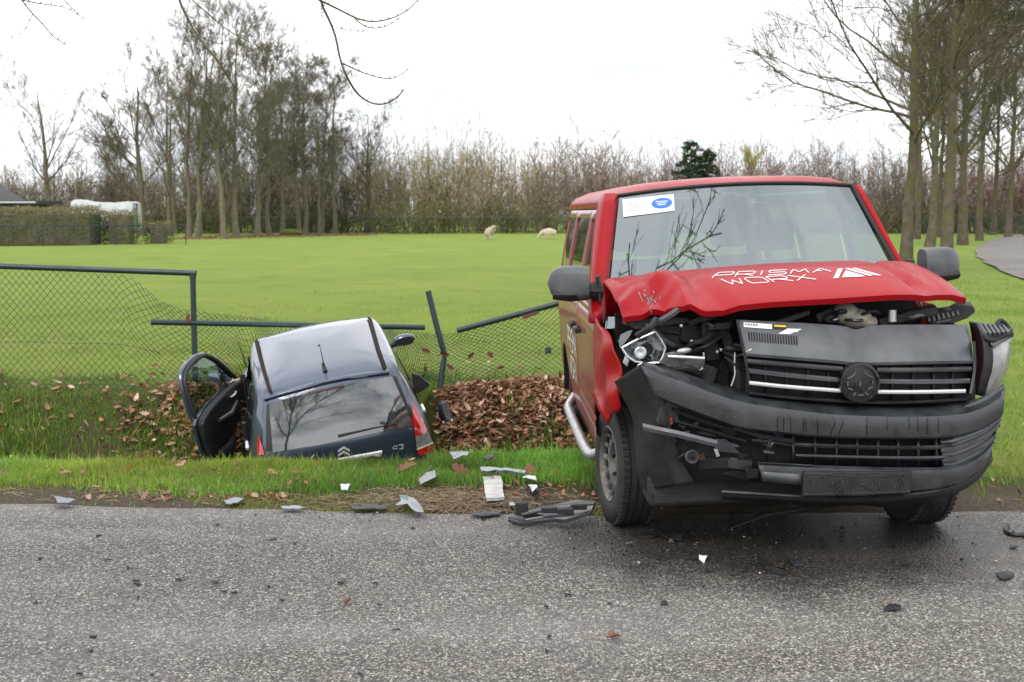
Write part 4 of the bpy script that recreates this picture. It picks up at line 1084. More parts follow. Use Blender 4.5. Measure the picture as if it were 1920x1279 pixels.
# ------------------------------------------------------------------ ground, ditch, roads
def sines(x, y, sc, amp, seed):
    r = np.random.default_rng(seed); z = 0
    for k in range(6):
        a = r.uniform(0, 6.28); f = sc * r.uniform(.6, 1.8)
        z = z + np.sin((x * np.cos(a) + y * np.sin(a)) * f + r.uniform(0, 6.28))
    return z * amp / 2.5
TYk = [-60, 7.30, 7.6, 8.4, 9.0, 9.35, 9.8, 10.3, 10.8, 11.5, 12.0, 12.5, 12.9, 13.3, 14, 900]
TZk = [-.035, -.035, .0, -.01, -.07, -.14, -.48, -.95, -1.20, -1.22, -.98, -.48, -.12, -.02, 0, 0]
_n = CM.to_3x3() @ Vector((0, 0, 1)); _t = CM.translation
def T(x, y):
    x = np.asarray(x, float); y = np.asarray(y, float)
    z = np.interp(y, TYk, TZk)
    f = np.interp(x, [-.7, .0, 1.2, 2.9], [1, .8, .7, 0])
    z = np.where((y > 9.0) & (y < 13.6) & (z < 0), z * f, z)
    w = np.clip((y - 7.4) / .6, 0, 1)
    z = z + w * (sines(x, y, 2.2, .018, 3) + sines(x, y, 7, .006, 4)) + np.clip((y - 14) / 8, 0, 1) * sines(x, y, .25, .04, 5)
    z = z + .13 * np.exp(-((x - .30) / .80) ** 2 - ((y - 12.75) / .5) ** 2) + .10 * np.exp(-((x + 3.0) / .45) ** 2 - ((y - 12.85) / .3) ** 2)
    # rut pressed by the car
    lx = (x - _t.x); ly = (y - _t.y)
    ca, sa = math.cos(math.radians(103.4)), math.sin(math.radians(103.4))
    u = (lx * ca + ly * sa) / math.cos(math.radians(12.2)); v = -lx * sa + ly * ca
    zp = _t.z - (_n.x * lx + _n.y * ly) / _n.z
    ins = np.clip((.95 - np.abs(v)) / .14, 0, 1) * np.clip((u + .75) / .2, 0, 1) * np.clip((3.45 - u) / .2, 0, 1)
    z = np.where(zp + .02 < z, z * (1 - ins) + (zp + .02) * ins, z)
    return z
gx = np.concatenate([np.linspace(-400, -60, 12), np.linspace(-50, -10, 21)[:-1], np.linspace(-10, 10, 141), np.linspace(10, 50, 21)[1:], np.linspace(60, 400, 12)])
gy = np.concatenate([np.linspace(-60, 5, 8), np.linspace(6, 7.2, 4), np.linspace(7.3, 15, 90), np.linspace(15.5, 40, 40), np.linspace(42, 140, 30), np.linspace(160, 900, 12)])
GX, GY = np.meshgrid(gx, gy)
GZ = T(GX, GY)
n0, n1 = len(gy), len(gx)
idx = np.arange(n0 * n1).reshape(n0, n1)
FQ = np.stack([idx[:-1, :-1], idx[:-1, 1:], idx[1:, 1:], idx[1:, :-1]], -1).reshape(-1, 4)

def node_noise(N, L, vec, sc, det=6, ro=.6):
    n = N.new('ShaderNodeTexNoise'); n.inputs['Scale'].default_value = sc; n.inputs['Detail'].default_value = det; n.inputs['Roughness'].default_value = ro
    L.new(vec, n.inputs['Vector']); return n.outputs['Fac']
def node_range(N, L, v, a, b, c=0.0, d=1.0):
    m = N.new('ShaderNodeMapRange'); m.inputs[1].default_value = a; m.inputs[2].default_value = b; m.inputs[3].default_value = c; m.inputs[4].default_value = d
    L.new(v, m.inputs[0]); return m.outputs[0]
def node_mix(N, L, f, a, b, mode='MIX'):
    m = N.new('ShaderNodeMix'); m.data_type = 'RGBA'; m.blend_type = mode
    for s_, v in ((0, f), (6, a), (7, b)):
        if isinstance(v, (int, float)): m.inputs[s_].default_value = v
        elif isinstance(v, tuple): m.inputs[s_].default_value = (*v, 1)
        else: L.new(v, m.inputs[s_])
    return m.outputs[2]
def node_math(N, L, op, a, b=0.0):
    m = N.new('ShaderNodeMath'); m.operation = op
    for s_, v in ((0, a), (1, b)):
        if isinstance(v, (int, float)): m.inputs[s_].default_value = v
        else: L.new(v, m.inputs[s_])
    return m.outputs[0]

gm, nt, bs = new_mat('turf_and_soil'); N, L = nt.nodes, nt.links
geo = N.new('ShaderNodeNewGeometry'); pos = geo.outputs['Position']
sx = N.new('ShaderNodeSeparateXYZ'); L.new(pos, sx.inputs[0])
big = node_noise(N, L, pos, .22, 5); mid = node_noise(N, L, pos, 1.6, 6); fine = node_noise(N, L, pos, 26, 5, .7); vf = node_noise(N, L, pos, 130, 3, .7)
field = node_mix(N, L, node_range(N, L, big, .35, .65), (.185, .270, .045), (.250, .315, .062))
field = node_mix(N, L, node_range(N, L, mid, .48, .72), field, (.225, .245, .075))
m3 = node_noise(N, L, pos, .55, 7, .65)
field = node_mix(N, L, node_range(N, L, m3, .52, .70, 0, .8), field, (.125, .185, .03))
field = node_mix(N, L, node_range(N, L, node_noise(N, L, pos, 4.5, 6, .7), .62, .74, 0, .7), field, (.13, .12, .05))
field = node_mix(N, L, node_range(N, L, fine, .35, .7, 0, .7), field, (.13, .19, .028))
soil = node_mix(N, L, node_range(N, L, fine, .35, .65), (.085, .064, .046), (.15, .118, .086))
soil = node_mix(N, L, node_range(N, L, vf, .5, .75, 0, .6), soil, (.22, .19, .15))
bank = node_mix(N, L, node_range(N, L, mid, .38, .62), (.07, .10, .02), (.10, .075, .046))
bank = node_mix(N, L, node_range(N, L, fine, .4, .7, 0, .6), bank, (.03, .04, .01))
yw = node_math(N, L, 'ADD', sx.outputs[1], node_math(N, L, 'MULTIPLY', node_math(N, L, 'SUBTRACT', mid, .5), .9))
g1 = node_mix(N, L, node_range(N, L, yw, 7.75, 8.2), soil, bank)
g2 = node_mix(N, L, node_range(N, L, yw, 12.9, 13.4), g1, field)
xr_ = node_range(N, L, sx.outputs[0], 2.4, 3.2); yr_ = node_range(N, L, yw, 8.2, 9.2)
g3 = node_mix(N, L, node_math(N, L, 'MULTIPLY', xr_, yr_), g2, field)
L.new(g3, bs.inputs['Base Color']); bs.inputs['Roughness'].default_value = .95; bs.inputs['Specular IOR Level'].default_value = .15
bp = N.new('ShaderNodeBump'); bp.inputs['Strength'].default_value = .8; bp.inputs['Distance'].default_value = .03
L.new(node_math(N, L, 'ADD', fine, vf), bp.inputs['Height']); L.new(bp.outputs['Normal'], bs.inputs['Normal'])
ground = tag(mesh_np('ground', np.stack([GX, GY, GZ], -1).reshape(-1, 3), FQ, gm), kind='structure')

# road: exposed-aggregate asphalt with a crumbling edge
def asphalt(name, stain_shade):
    m, nt, bs = new_mat(name); N, L = nt.nodes, nt.links
    geo = N.new('ShaderNodeNewGeometry'); pos = geo.outputs['Position']
    vo = N.new('ShaderNodeTexVoronoi'); vo.inputs['Scale'].default_value = 82; L.new(pos, vo.inputs['Vector'])
    vo2 = N.new('ShaderNodeTexVoronoi'); vo2.inputs['Scale'].default_value = 150; L.new(pos, vo2.inputs['Vector'])
    sp = N.new('ShaderNodeSeparateColor'); L.new(vo.outputs['Color'], sp.inputs[0])
    sp2 = N.new('ShaderNodeSeparateColor'); L.new(vo2.outputs['Color'], sp2.inputs[0])
    r = N.new('ShaderNodeValToRGB'); L.new(sp.outputs[0], r.inputs[0]); e = r.color_ramp.elements
    e[0].position = 0; e[0].color = (.05, .046, .044, 1); e[1].position = 1; e[1].color = (.72, .69, .65, 1)
    for p_, c in ((.30, (.12, .113, .106, 1)), (.60, (.215, .205, .195, 1)), (.80, (.30, .25, .205, 1)), (.90, (.44, .41, .38, 1))):
        q = e.new(p_); q.color = c
    edge = node_range(N, L, vo.outputs['Distance'], .30, .62)
    col = node_mix(N, L, edge, r.outputs[0], (.055, .051, .048))
    col = node_mix(N, L, node_range(N, L, sp2.outputs[0], .78, .95, 0, .7), col, (.50, .47, .44))
    bigv = node_noise(N, L, pos, .8, 5); b2 = node_noise(N, L, pos, 6, 5)
    mp = N.new('ShaderNodeMapping'); mp.inputs['Scale'].default_value = (.25, 1.0, 1); L.new(pos, mp.inputs[0])
    band = node_noise(N, L, mp.outputs[0], .9, 4)
    col = node_mix(N, L, node_range(N, L, band, .42, .62, 0, .38), col, node_mix(N, L, .5, col, (.42, .42, .42)))
    col = node_mix(N, L, node_range(N, L, b2, .45, .75, 0, .45), col, (.10, .09, .08))
    rough = .78
    if stain_shade:
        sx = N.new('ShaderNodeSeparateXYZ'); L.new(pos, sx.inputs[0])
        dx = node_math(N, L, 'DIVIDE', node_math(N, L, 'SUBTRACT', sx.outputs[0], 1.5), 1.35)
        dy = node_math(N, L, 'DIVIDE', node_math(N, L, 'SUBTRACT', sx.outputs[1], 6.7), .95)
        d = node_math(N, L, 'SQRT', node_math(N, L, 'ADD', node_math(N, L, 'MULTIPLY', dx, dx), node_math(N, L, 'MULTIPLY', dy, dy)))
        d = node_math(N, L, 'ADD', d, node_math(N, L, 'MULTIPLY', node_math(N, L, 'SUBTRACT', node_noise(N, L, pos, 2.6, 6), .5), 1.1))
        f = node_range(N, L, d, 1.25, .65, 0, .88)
        col = node_mix(N, L, f, col, (.16, .145, .13), 'MULTIPLY')  # wet oily stain, darkened further to paint in the van's shade
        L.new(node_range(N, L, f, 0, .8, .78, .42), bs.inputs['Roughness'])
    col = node_mix(N, L, 1.0, col, (1.0, .965, .925), 'MULTIPLY')
    L.new(col, bs.inputs['Base Color'])
    if not stain_shade: bs.inputs['Roughness'].default_value = rough
    bs.inputs['Specular IOR Level'].default_value = .4
    bp = N.new('ShaderNodeBump'); bp.inputs['Strength'].default_value = .9; bp.inputs['Distance'].default_value = .006
    h = node_math(N, L, 'SUBTRACT', 1.0, vo.outputs['Distance'])
    L.new(h, bp.inputs['Height']); L.new(bp.outputs['Normal'], bs.inputs['Normal'])
    return m
r_ = np.random.default_rng(12)
xs = np.linspace(-60, 60, 1501)
ey = np.interp(xs, [-60, -3.1, -2, -1, 0, .6, 1.5, 2.8, 60], [7.62, 7.58, 7.50, 7.40, 7.32, 7.30, 7.34, 7.40, 7.6]) + sines(xs, xs * 0, 5, .020, 8) + sines(xs, xs * 0, 23, .012, 9) + r_.normal(0, .006, len(xs))
RV = []
rows = [(-9, 0), (-4, 0), (0, 0), (3, 0), (5, 0), (6.5, 0)]
P = [np.stack([xs, np.full_like(xs, y), np.full_like(xs, .0)], -1) for y, _ in rows]
P.append(np.stack([xs, ey - .10, xs * 0], -1)); P.append(np.stack([xs, ey - .02, xs * 0 - .002], -1)); P.append(np.stack([xs, ey, xs * 0 - .012], -1)); P.append(np.stack([xs, ey + .004, xs * 0 - .06], -1))
RV = np.stack(P, 0)
idx = np.arange(RV.shape[0] * RV.shape[1]).reshape(RV.shape[:2])
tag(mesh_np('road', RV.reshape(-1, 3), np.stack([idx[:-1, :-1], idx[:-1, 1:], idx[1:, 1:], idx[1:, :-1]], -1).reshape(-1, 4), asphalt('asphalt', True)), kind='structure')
# lane that bends away on the right
ctr = [(11.5, 20), (12.7, 31.6), (16.6, 45.8), (23, 63.7), (31, 83), (44, 110), (62, 140)]
cl = smooth_poly(ctr, 3)
b_ = MB()
Lr, Rr2 = [], []
for i, p in enumerate(cl):
    a, b = np.array(cl[max(i - 1, 0)]), np.array(cl[min(i + 1, len(cl) - 1)]); d = (b - a) / np.linalg.norm(b - a)
    nx_, ny_ = d[1], -d[0]; wob = .05 * math.sin(i * 1.7) + .03 * math.sin(i * 4.1)
    Lr.append(Vector((p[0] + nx_ * wob, p[1] + ny_ * wob, float(T(p[0], p[1])) + .055))); Rr2.append(Vector((p[0] + nx_ * 6.5, p[1] + ny_ * 6.5, float(T(p[0], p[1])) + .075)))
Md = [a.lerp(b, .5) + Vector((0, 0, .05)) for a, b in zip(Lr, Rr2)]
tag(b_.grid([Lr, Md, Rr2]).build('lane', asphalt('pale_asphalt', False)), kind='structure')
# ------------------------------------------------------------------ vegetation tools
def leafmat(name, rough=.7, trans=.35, sat=None):
    m, nt, b = new_mat(name); N, L = nt.nodes, nt.links
    at = N.new('ShaderNodeAttribute'); at.attribute_name = 'tint'
    L.new(at.outputs['Color'], b.inputs['Base Color']); b.inputs['Roughness'].default_value = rough; b.inputs['Specular IOR Level'].default_value = .25
    if trans:
        t = N.new('ShaderNodeBsdfTranslucent'); L.new(at.outputs['Color'], t.inputs['Color'])
        mx = N.new('ShaderNodeMixShader'); mx.inputs[0].default_value = trans
        L.new(b.outputs[0], mx.inputs[1]); L.new(t.outputs[0], mx.inputs[2]); L.new(mx.outputs[0], N['Material Output'].inputs['Surface'])
    return m
M['grass'] = leafmat('grass_blade', .6, .35)
M['leaf'] = leafmat('dead_leaf', .75, .15)
M['twig'] = leafmat('twig_bark', .9, 0)
M['needle'] = leafmat('foliage', .7, .2)
def barkmat(name, c1, c2, c3):
    m = mat(name, c1, .92, c2=c2, vscale=3.5, bump=.9, bscale=14, spec=.2)
    nt = m.node_tree; N, L = nt.nodes, nt.links; b = N['Principled BSDF']
    tc = N.new('ShaderNodeTexCoord'); n = N.new('ShaderNodeTexNoise'); n.inputs['Scale'].default_value = 1.3; n.inputs['Detail'].default_value = 8
    L.new(tc.outputs['Object'], n.inputs['Vector'])
    old = b.inputs['Base Color'].links[0].from_socket
    L.new(node_mix(N, L, node_range(N, L, n.outputs['Fac'], .48, .62, 0, .8), old, c3), b.inputs['Base Color'])
    return m
M['bark'] = barkmat('mossy_bark', (.085, .070, .050), (.135, .112, .082), (.105, .098, .032))
M['bark_far'] = barkmat('grey_green_bark', (.12, .100, .074), (.17, .145, .108), (.12, .115, .05))

def norm(v): return v / (np.linalg.norm(v, axis=-1, keepdims=True) + 1e-9)
def tubes(P, R, n, seed=0):
    N_, K = P.shape[:2]; t = norm(np.gradient(P, axis=1))
    ref = norm(np.random.default_rng(seed).normal(size=(N_, 1, 3)))
    a = norm(np.cross(t, ref)); b = np.cross(t, a)
    w = np.arange(n) * 2 * np.pi / n
    Vv = P[:, :, None] + R[:, :, None, None] * (a[:, :, None] * np.cos(w)[None, None, :, None] + b[:, :, None] * np.sin(w)[None, None, :, None])
    i = np.arange(N_ * K * n).reshape(N_, K, n)
    j = np.roll(i, -1, axis=2)
    F = np.stack([i[:, :-1], j[:, :-1], j[:, 1:], i[:, 1:]], -1).reshape(-1, 4)
    return Vv.reshape(-1, 3), F
def ribbons(P, R, seed=0):
    N_, K = P.shape[:2]; t = norm(np.gradient(P, axis=1))
    ref = norm(np.random.default_rng(seed).normal(size=(N_, 1, 3))); a = norm(np.cross(t, ref))
    Vv = np.stack([P - a * R[:, :, None], P + a * R[:, :, None]], 2)
    i = np.arange(N_ * K * 2).reshape(N_, K, 2)
    F = np.stack([i[:, :-1, 0], i[:, :-1, 1], i[:, 1:, 1], i[:, 1:, 0]], -1).reshape(-1, 4)
    return Vv.reshape(-1, 3), F
def join(parts):
    Vs, Fs, o = [], [], 0
    for v, f in parts: Vs.append(v); Fs.append(f + o); o += len(v)
    return np.concatenate(Vs), np.concatenate(Fs)
def grow(P, R, m, t0, t1, ang, lr, K, r, up=.25, wig=.12, rr=.55, lmin=.0, rtip=.3, shape=.5):
    """m children on each parent polyline; returns polylines and radii"""
    N_, K0 = P.shape[:2]
    t = r.uniform(t0, t1, (N_, m)) if m > 3 else np.sort(r.uniform(t0, t1, (N_, m)), 1)
    x = t * (K0 - 1); i = np.minimum(x.astype(int), K0 - 2); f = (x - i)[..., None]
    ii = np.arange(N_)[:, None]
    A, B = P[ii, i], P[ii, i + 1]
    o = A * (1 - f) + B * f; d = norm(B - A)
    rad = R[ii, i] * (1 - f[..., 0]) + R[ii, i + 1] * f[..., 0]
    Lp = np.linalg.norm(np.diff(P, axis=1), axis=2).sum(1)[:, None]
    q = norm(np.cross(d, norm(r.normal(size=d.shape))))
    a = np.radians(r.normal(ang, ang * .22, (N_, m)))[..., None]
    dr = norm(d * np.cos(a) + q * np.sin(a) + np.array([0, 0, up]))
    ln = np.maximum(Lp * lr * (1 - shape * t) * r.uniform(.65, 1.25, (N_, m)), lmin)
    s = np.linspace(0, 1, K)
    pts = np.zeros((N_, m, K, 3)); cur = dr; pts[:, :, 0] = o
    for k in range(1, K):
        cur = norm(cur + r.normal(0, wig, cur.shape) + np.array([0, 0, up * .35]))
        pts[:, :, k] = pts[:, :, k - 1] + cur * (ln / (K - 1))[..., None]
    r0 = np.minimum(rad * .8, rad * rr + .0)
    RR = r0[..., None] * (1 - (1 - rtip) * s)
    return pts.reshape(-1, K, 3), RR.reshape(-1, K)

def bare_tree(seed, H, r0, nl=18, tstart=.22, ang=50, lr=.42, l2=7, l3=6, l4=4, up=.25, lean=(0, 0), split=1, wig=.10, tip=.006, shape=.45, wob=.006):
    """trunk and limbs + twigs of a leafless tree standing at the origin"""
    r = np.random.default_rng(seed)
    K = 14; s = np.linspace(0, 1, K)
    trunks = []; rads = []
    for k in range(split):
        off = r.normal(0, 1, 2); off /= np.linalg.norm(off) + 1e-6
        w = np.cumsum(r.normal(0, H * wob, (K, 2)), 0); w[0] = 0
        sp = (off[None] * (s[:, None] ** 1.3) * H * .10) if split > 1 else 0
        P = np.zeros((K, 3)); P[:, 2] = s * H * (.92 if k == 0 else r.uniform(.75, .9)); P[:, :2] = w + sp + np.array(lean)[None] * (s[:, None] * H)
        trunks.append(P)
        R = r0 * (1 - s) ** .9 * (.95 if split == 1 else .72) + .008; R[0] *= 1.35; R[1] *= 1.05
        rads.append(R)
    P0, R0 = np.array(trunks), np.array(rads)
    P1, R1 = grow(P0, R0, nl, tstart, .97, ang, lr, 9, r, up=up, wig=wig, rr=.36, shape=shape)
    P2, R2 = grow(P1, R1, l2, .18, .98, 42, .56, 6, r, up=up * .8, wig=.14, rr=.55)
    P3, R3 = grow(P2, R2, l3, .12, .98, 38, .58, 5, r, up=up * .8, wig=.16, rr=.6)
    P4, R4 = grow(P3, R3, l4, .12, .98, 34, .66, 4, r, up=.15, wig=.18, rr=.7, lmin=.25)
    R3 = np.maximum(R3, tip * 1.25); R4 = np.maximum(R4, tip)
    tr = join([tubes(P0, R0, 12, 1)])
    cr = join([tubes(P1, R1, 6, 2), tubes(P2, np.maximum(R2, tip * 1.6), 4, 3), tubes(P3, R3, 3, 4), ribbons(P4, R4 * 1.15, 5)])
    return tr, cr, (P1, P2, P3)
def tree_mesh(name, data, mt):
    o = mesh_np(name, data[0], data[1], mt); me = o.data; bpy.data.objects.remove(o); return me
def place_tree(name, label, trunk_me, crown_me, loc, rz=0.0, sc=1.0, group=None, cat='tree'):
    t = thing(name, label, cat, loc, (0, 0, rz), group); t.scale = (sc, sc, sc)
    link(bpy.data.objects.new('trunk', trunk_me), t); link(bpy.data.objects.new('crown', crown_me), t)
    return t
def ground_at(px, D):                       # foot of something at pixel column px and depth D
    x = (px - CX) / FPX * D; return (x, D, float(T(x, D)) - .03)

# ---- trees beyond the field on the left
VL = []
for k, (sd, H, r0, kw) in enumerate(((31, 17, .21, dict(ang=48, lr=.42, up=.20, nl=20, tstart=.22)), (32, 16, .24, dict(ang=46, lr=.46, up=.22, nl=13, split=2, tstart=.18)), (33, 14.5, .17, dict(ang=55, lr=.30, up=.14, nl=22, tstart=.3)), (34, 9.5, .24, dict(ang=60, lr=.62, up=.20, nl=16, tstart=.2)), (35, 13, .28, dict(ang=62, lr=.66, up=.17, nl=15, tstart=.28)), (36, 15.5, .19, dict(ang=54, lr=.46, up=.18, nl=18, tstart=.2)))):
    tr, cr, _ = bare_tree(sd, H, r0, tip=.0058, l2=7, l3=6, l4=6, **kw)
    VL.append((tree_mesh('trunk', tr, M['bark_far']), tree_mesh('crown', cr, M['bark_far']), H))
left_trees = [(95, 96, 4, 12.2, 'broad bare tree standing alone behind the clipped hedge'),
  (268, 99, 3, 12.5, 'bare tree leaning over the white covered boat'), (322, 97, 5, 14, 'slim bare tree just behind the end of the green fence'), (356, 94, 0, 16, 'bare tree with a mossy trunk at the corner post of the green fence'),
  (374, 92, 1, 16.5, 'forked bare tree beside the corner post of the green fence'), (421, 91, 0, 17.3, 'tall bare tree with clean mossy trunk in the grove'), (445, 93, 5, 17, 'tall bare tree with upswept limbs in the grove'),
  (484, 95, 1, 15.5, 'stout bare tree with a low forked crown in the grove'), (506, 100, 2, 16, 'thin straight bare tree behind the stout forked one'), (531, 103, 5, 15, 'bare tree with a leaning mossy trunk in the grove'),
  (573, 104, 2, 15, 'slender bare tree at the leaf strewn edge of the grove'), (605, 108, 0, 13, 'bare tree with dark trunk at the leaf strewn edge of the grove'), (629, 107, 2, 15.5, 'tall thin pole like bare tree at the end of the grove'),
  (687, 112, 3, 10, 'low bare tree with round spreading crown apart from the grove')]
r_ = np.random.default_rng(5)
for (px, D, v, H, lab_) in left_trees:
    tm, cm_, H0 = VL[v]
    place_tree('bare_tree', lab_, tm, cm_, ground_at(px, D), r_.uniform(0, 6.28), H / H0, 'bare trees at the far side of the field')
# thinner trunks filling the grove
for k in range(16):
    px = r_.uniform(180, 660); D = r_.uniform(104, 122); v = int(r_.choice([0, 2, 5]))
    tm, cm_, H0 = VL[v]; H = np.interp(px, [150, 250, 330, 480, 600, 680], [7, 10, 14, 15, 12, 9]) * r_.uniform(.85, 1.05)
    place_tree('bare_tree', 'thin bare tree deep inside the grove', tm, cm_, ground_at(px, D), r_.uniform(0, 6.28), H / H0, 'thin trees inside the grove')

# ---- row of trees along the lane on the right
VR = []
for sd, H, r0, kw in ((41, 15, .185, dict(ang=64, lr=.58, up=.14, nl=26, tstart=.24, wig=.12, shape=.6)), (42, 15.5, .18, dict(ang=60, lr=.48, up=.15, nl=24, tstart=.28, wig=.12, shape=.6)), (43, 14.5, .21, dict(ang=56, lr=.48, up=.18, nl=20, tstart=.24))):
    tr, cr, _ = bare_tree(sd, H, r0, tip=.0055, l2=9, l3=7, l4=6, wob=.003, **kw)
    VR.append((tree_mesh('trunk', tr, M['bark']), tree_mesh('crown', cr, M['bark']), H))
for (px, D, v, H, rz, lab_) in ((1697, 37, 0, 14.5, 2.4, 'knobbly mossy tree whose long limbs reach over the van roof'), (1774, 36, 1, 15, .7, 'mossy tree trunk rising directly behind the van door mirror'), (1741, 66, 2, 16, 3.0, 'dark thin trunked tree between the two mossy ones by the lane'), (1803, 70, 2, 17.5, 1.0, 'thick dark trunked tree at the grassy edge of the lane'), (1834, 80, 1, 18, 5.0, 'straight tree just beyond the thick dark one along the lane'), (1887, 92, 2, 17, 4.1, 'slim tree in front of the blue green fence by the lane'), (1921, 98, 1, 17, 2.2, 'tree farthest along the lane where it bends'), (1717, 88, 1, 17, 1.6, 'slim pale tree glimpsed just past the knobbly mossy one'), (1758, 96, 0, 17, 4.4, 'slim tree standing back between the dark thin trunk and the mossy one'), (1858, 104, 0, 18, 3.3, 'slim tree in front of the lane fence beyond the straight one')):
    tm, cm_, H0 = VR[v]
    place_tree('lane_tree', lab_, tm, cm_, ground_at(px, D), rz, H / H0, 'trees lining the lane')

# ---- the wood behind the field: one mass of bare stems and twigs
r = np.random.default_rng(77)
def wood(nc, per, Y0, Y1, hfun, wid, tw, wst, wtw, colf, seed, hlo=.6, ang=40):
    """nc shrubs or young trees, each a fan of per stems with twigs"""
    r = np.random.default_rng(seed)
    Yc = r.uniform(Y0, Y1, nc); pxc = np.linspace(-120, 2050, nc) + r.normal(0, 12, nc); hc = np.interp(pxc, hfun[0], hfun[1]) * r.uniform(hlo, 1.1, nc) * (Yc / 115)
    wc = wid * r.uniform(.6, 1.4, nc); cc = colf(pxc, r)
    n = nc * per; k = np.repeat(np.arange(nc), per)
    az, rad = r.uniform(0, 6.28, n), np.sqrt(r.uniform(0, 1, n))
    h = hc[k] * (1 - .35 * rad ** 2) * r.uniform(.7, 1.05, n)
    Xc = (pxc - CX) / FPX * Yc
    K = 5; s = np.linspace(0, 1, K)
    out = np.stack([np.cos(az), np.sin(az)], -1) * (rad * wc[k])[:, None]
    P = np.zeros((n, K, 3))
    P[..., 0] = Xc[k][:, None] + out[:, :1] * (.25 + .75 * s ** .8) + np.cumsum(r.normal(0, .05, (n, K)), 1); P[..., 1] = Yc[k][:, None] + out[:, 1:] * (.25 + .75 * s ** .8); P[..., 2] = s * h[:, None] - .05
    R = wst * (1 - .75 * s)[None] * r.uniform(.5, 1.5, (n, 1))
    P1, R1 = grow(P, R, tw, .10, .98, ang, .34, 4, r, up=.15, wig=.2, shape=.5); R1 = np.full_like(R1, wtw) * (1 - .5 * np.linspace(0, 1, 4))[None]
    P2, R2 = grow(P1, R1, 2, .25, .98, 42, .65, 3, r, up=.12, wig=.25); R2 = np.full_like(R2, wtw * .7)
    V_, F_ = join([ribbons(P, R, 1), ribbons(P1, R1, 2), ribbons(P2, R2, 3)])
    bc = cc[k] * r.uniform(.8, 1.2, (n, 1))
    col = np.concatenate([np.repeat(bc * .85, K * 2, 0), np.repeat(bc, tw * 4 * 2, 0), np.repeat(bc * 1.05, tw * 2 * 3 * 2, 0)])
    return V_, F_, col
CP = [-150, 250, 600, 720, 860, 1000, 1150, 1300, 1450, 1600, 1750, 2100]
CCOL = np.array([(.105, .085, .065), (.095, .08, .055), (.10, .085, .055), (.125, .11, .065), (.125, .105, .06), (.125, .10, .07), (.12, .085, .065), (.115, .09, .072), (.12, .085, .078), (.105, .085, .068), (.11, .08, .065), (.12, .08, .06)])
def wcol(px, r):
    c = np.stack([np.interp(px + r.normal(0, 40, len(px)), CP, CCOL[:, k]) for k in range(3)], -1)
    return c * 1.95 * r.uniform(.7, 1.3, (len(px), 1))
hf = ([-120, 100, 300, 600, 700, 780, 840, 880, 1000, 1100, 1200, 1300, 1400, 1500, 1600, 1750, 2050], [7, 6.5, 7, 8, 9, 8.5, 10.5, 8.5, 8.2, 9.0, 7.8, 7.8, 8.2, 8.6, 8, 8.2, 9])
hf_low = ([-120, 700, 860, 1000, 1300, 2050], [3.2, 3.2, 4.0, 3.6, 3.4, 3.6])
W1 = wood(300, 12, 113, 129, (hf[0], [h * 1.0 for h in hf[1]]), 2.3, 10, .026, .023, wcol, 1, .72, 38)
W2 = wood(200, 12, 109.8, 113, hf_low, 1.8, 9, .018, .020, lambda px, r: wcol(px, r) * np.array([.60, .68, .52]), 2, .55, 46)
W3 = wood(120, 4, 114, 127, (hf[0], [h * 1.28 for h in hf[1]]), .9, 13, .034, .011, lambda px, r: wcol(px, r) * np.array([.75, .75, .8]), 3, .75, 32)
def jc(ws):
    V_, F_ = join([(w[0], w[1]) for w in ws]); return V_, F_, np.concatenate([w[2] for w in ws])
V_, F_, c_ = jc([W1, W2, W3])
tag(mesh_np('far_wood', V_, F_, M['twig'], colors=c_, smooth=False), 'brown bare thicket and young wood closing the far side of the field', 'wood', kind='stuff')

# ---- leaf clouds for evergreen things
def leaf_cloud(pts, size, r, col, jitter=.3):
    n = len(pts); a = norm(r.normal(size=(n, 3))); b = norm(np.cross(a, r.normal(size=(n, 3))))
    s = size * r.uniform(.6, 1.4, (n, 1))
    V_ = np.stack([pts - a * s, pts - b * s * .45, pts + a * s, pts + b * s * .45], 1).reshape(-1, 3)
    F_ = np.arange(n * 4).reshape(n, 4)
    c = np.repeat(np.array(col)[None] * r.uniform(1 - jitter, 1 + jitter, (n, 1)) * (1 + r.normal(0, .06, (n, 3))), 4, 0)
    return V_, F_, c
def conifer(name, label, px, D, H, W, col, n, seed):
    r = np.random.default_rng(seed); base = ground_at(px, D)
    t = thing(name, label, 'tree', base)
    P0 = np.array([[(0, 0, 0), (.02, 0, H * .5), (0, 0, H)]], float); mesh_np('trunk', *tubes(P0, np.array([[.16, .1, .02]]), 8), M['bark_far'], t)
    nb = 150; z = H * (.06 + .92 * r.uniform(0, 1, nb) ** 1.2); L_ = W * (1 - z / H) ** .6 * r.uniform(.55, 1.15, nb) + .15; az = r.uniform(0, 6.28, nb)
    k = r.integers(0, nb, n); u = r.uniform(.1, 1, n) ** .7
    p = np.stack([np.cos(az[k]) * L_[k] * u, np.sin(az[k]) * L_[k] * u, z[k] + .15 * L_[k] * u - .35 * u * u * .6], -1) + r.normal(0, .09, (n, 3))
    V_, F_, c = leaf_cloud(p, .11, r, col, .45); mesh_np('crown', V_, F_, M['needle'], t, colors=c, smooth=False)
    return t
conifer('spruce_tree', 'dark green spruce rising from the wood above the van roof', 1292, 107.5, 8.0, 2.6, (.030, .060, .028), 9000, 3)
conifer('spruce_tree', 'second dark spruce, lower and browner, touching the green one', 1325, 108, 7.2, 2.0, (.045, .060, .034), 5000, 4)
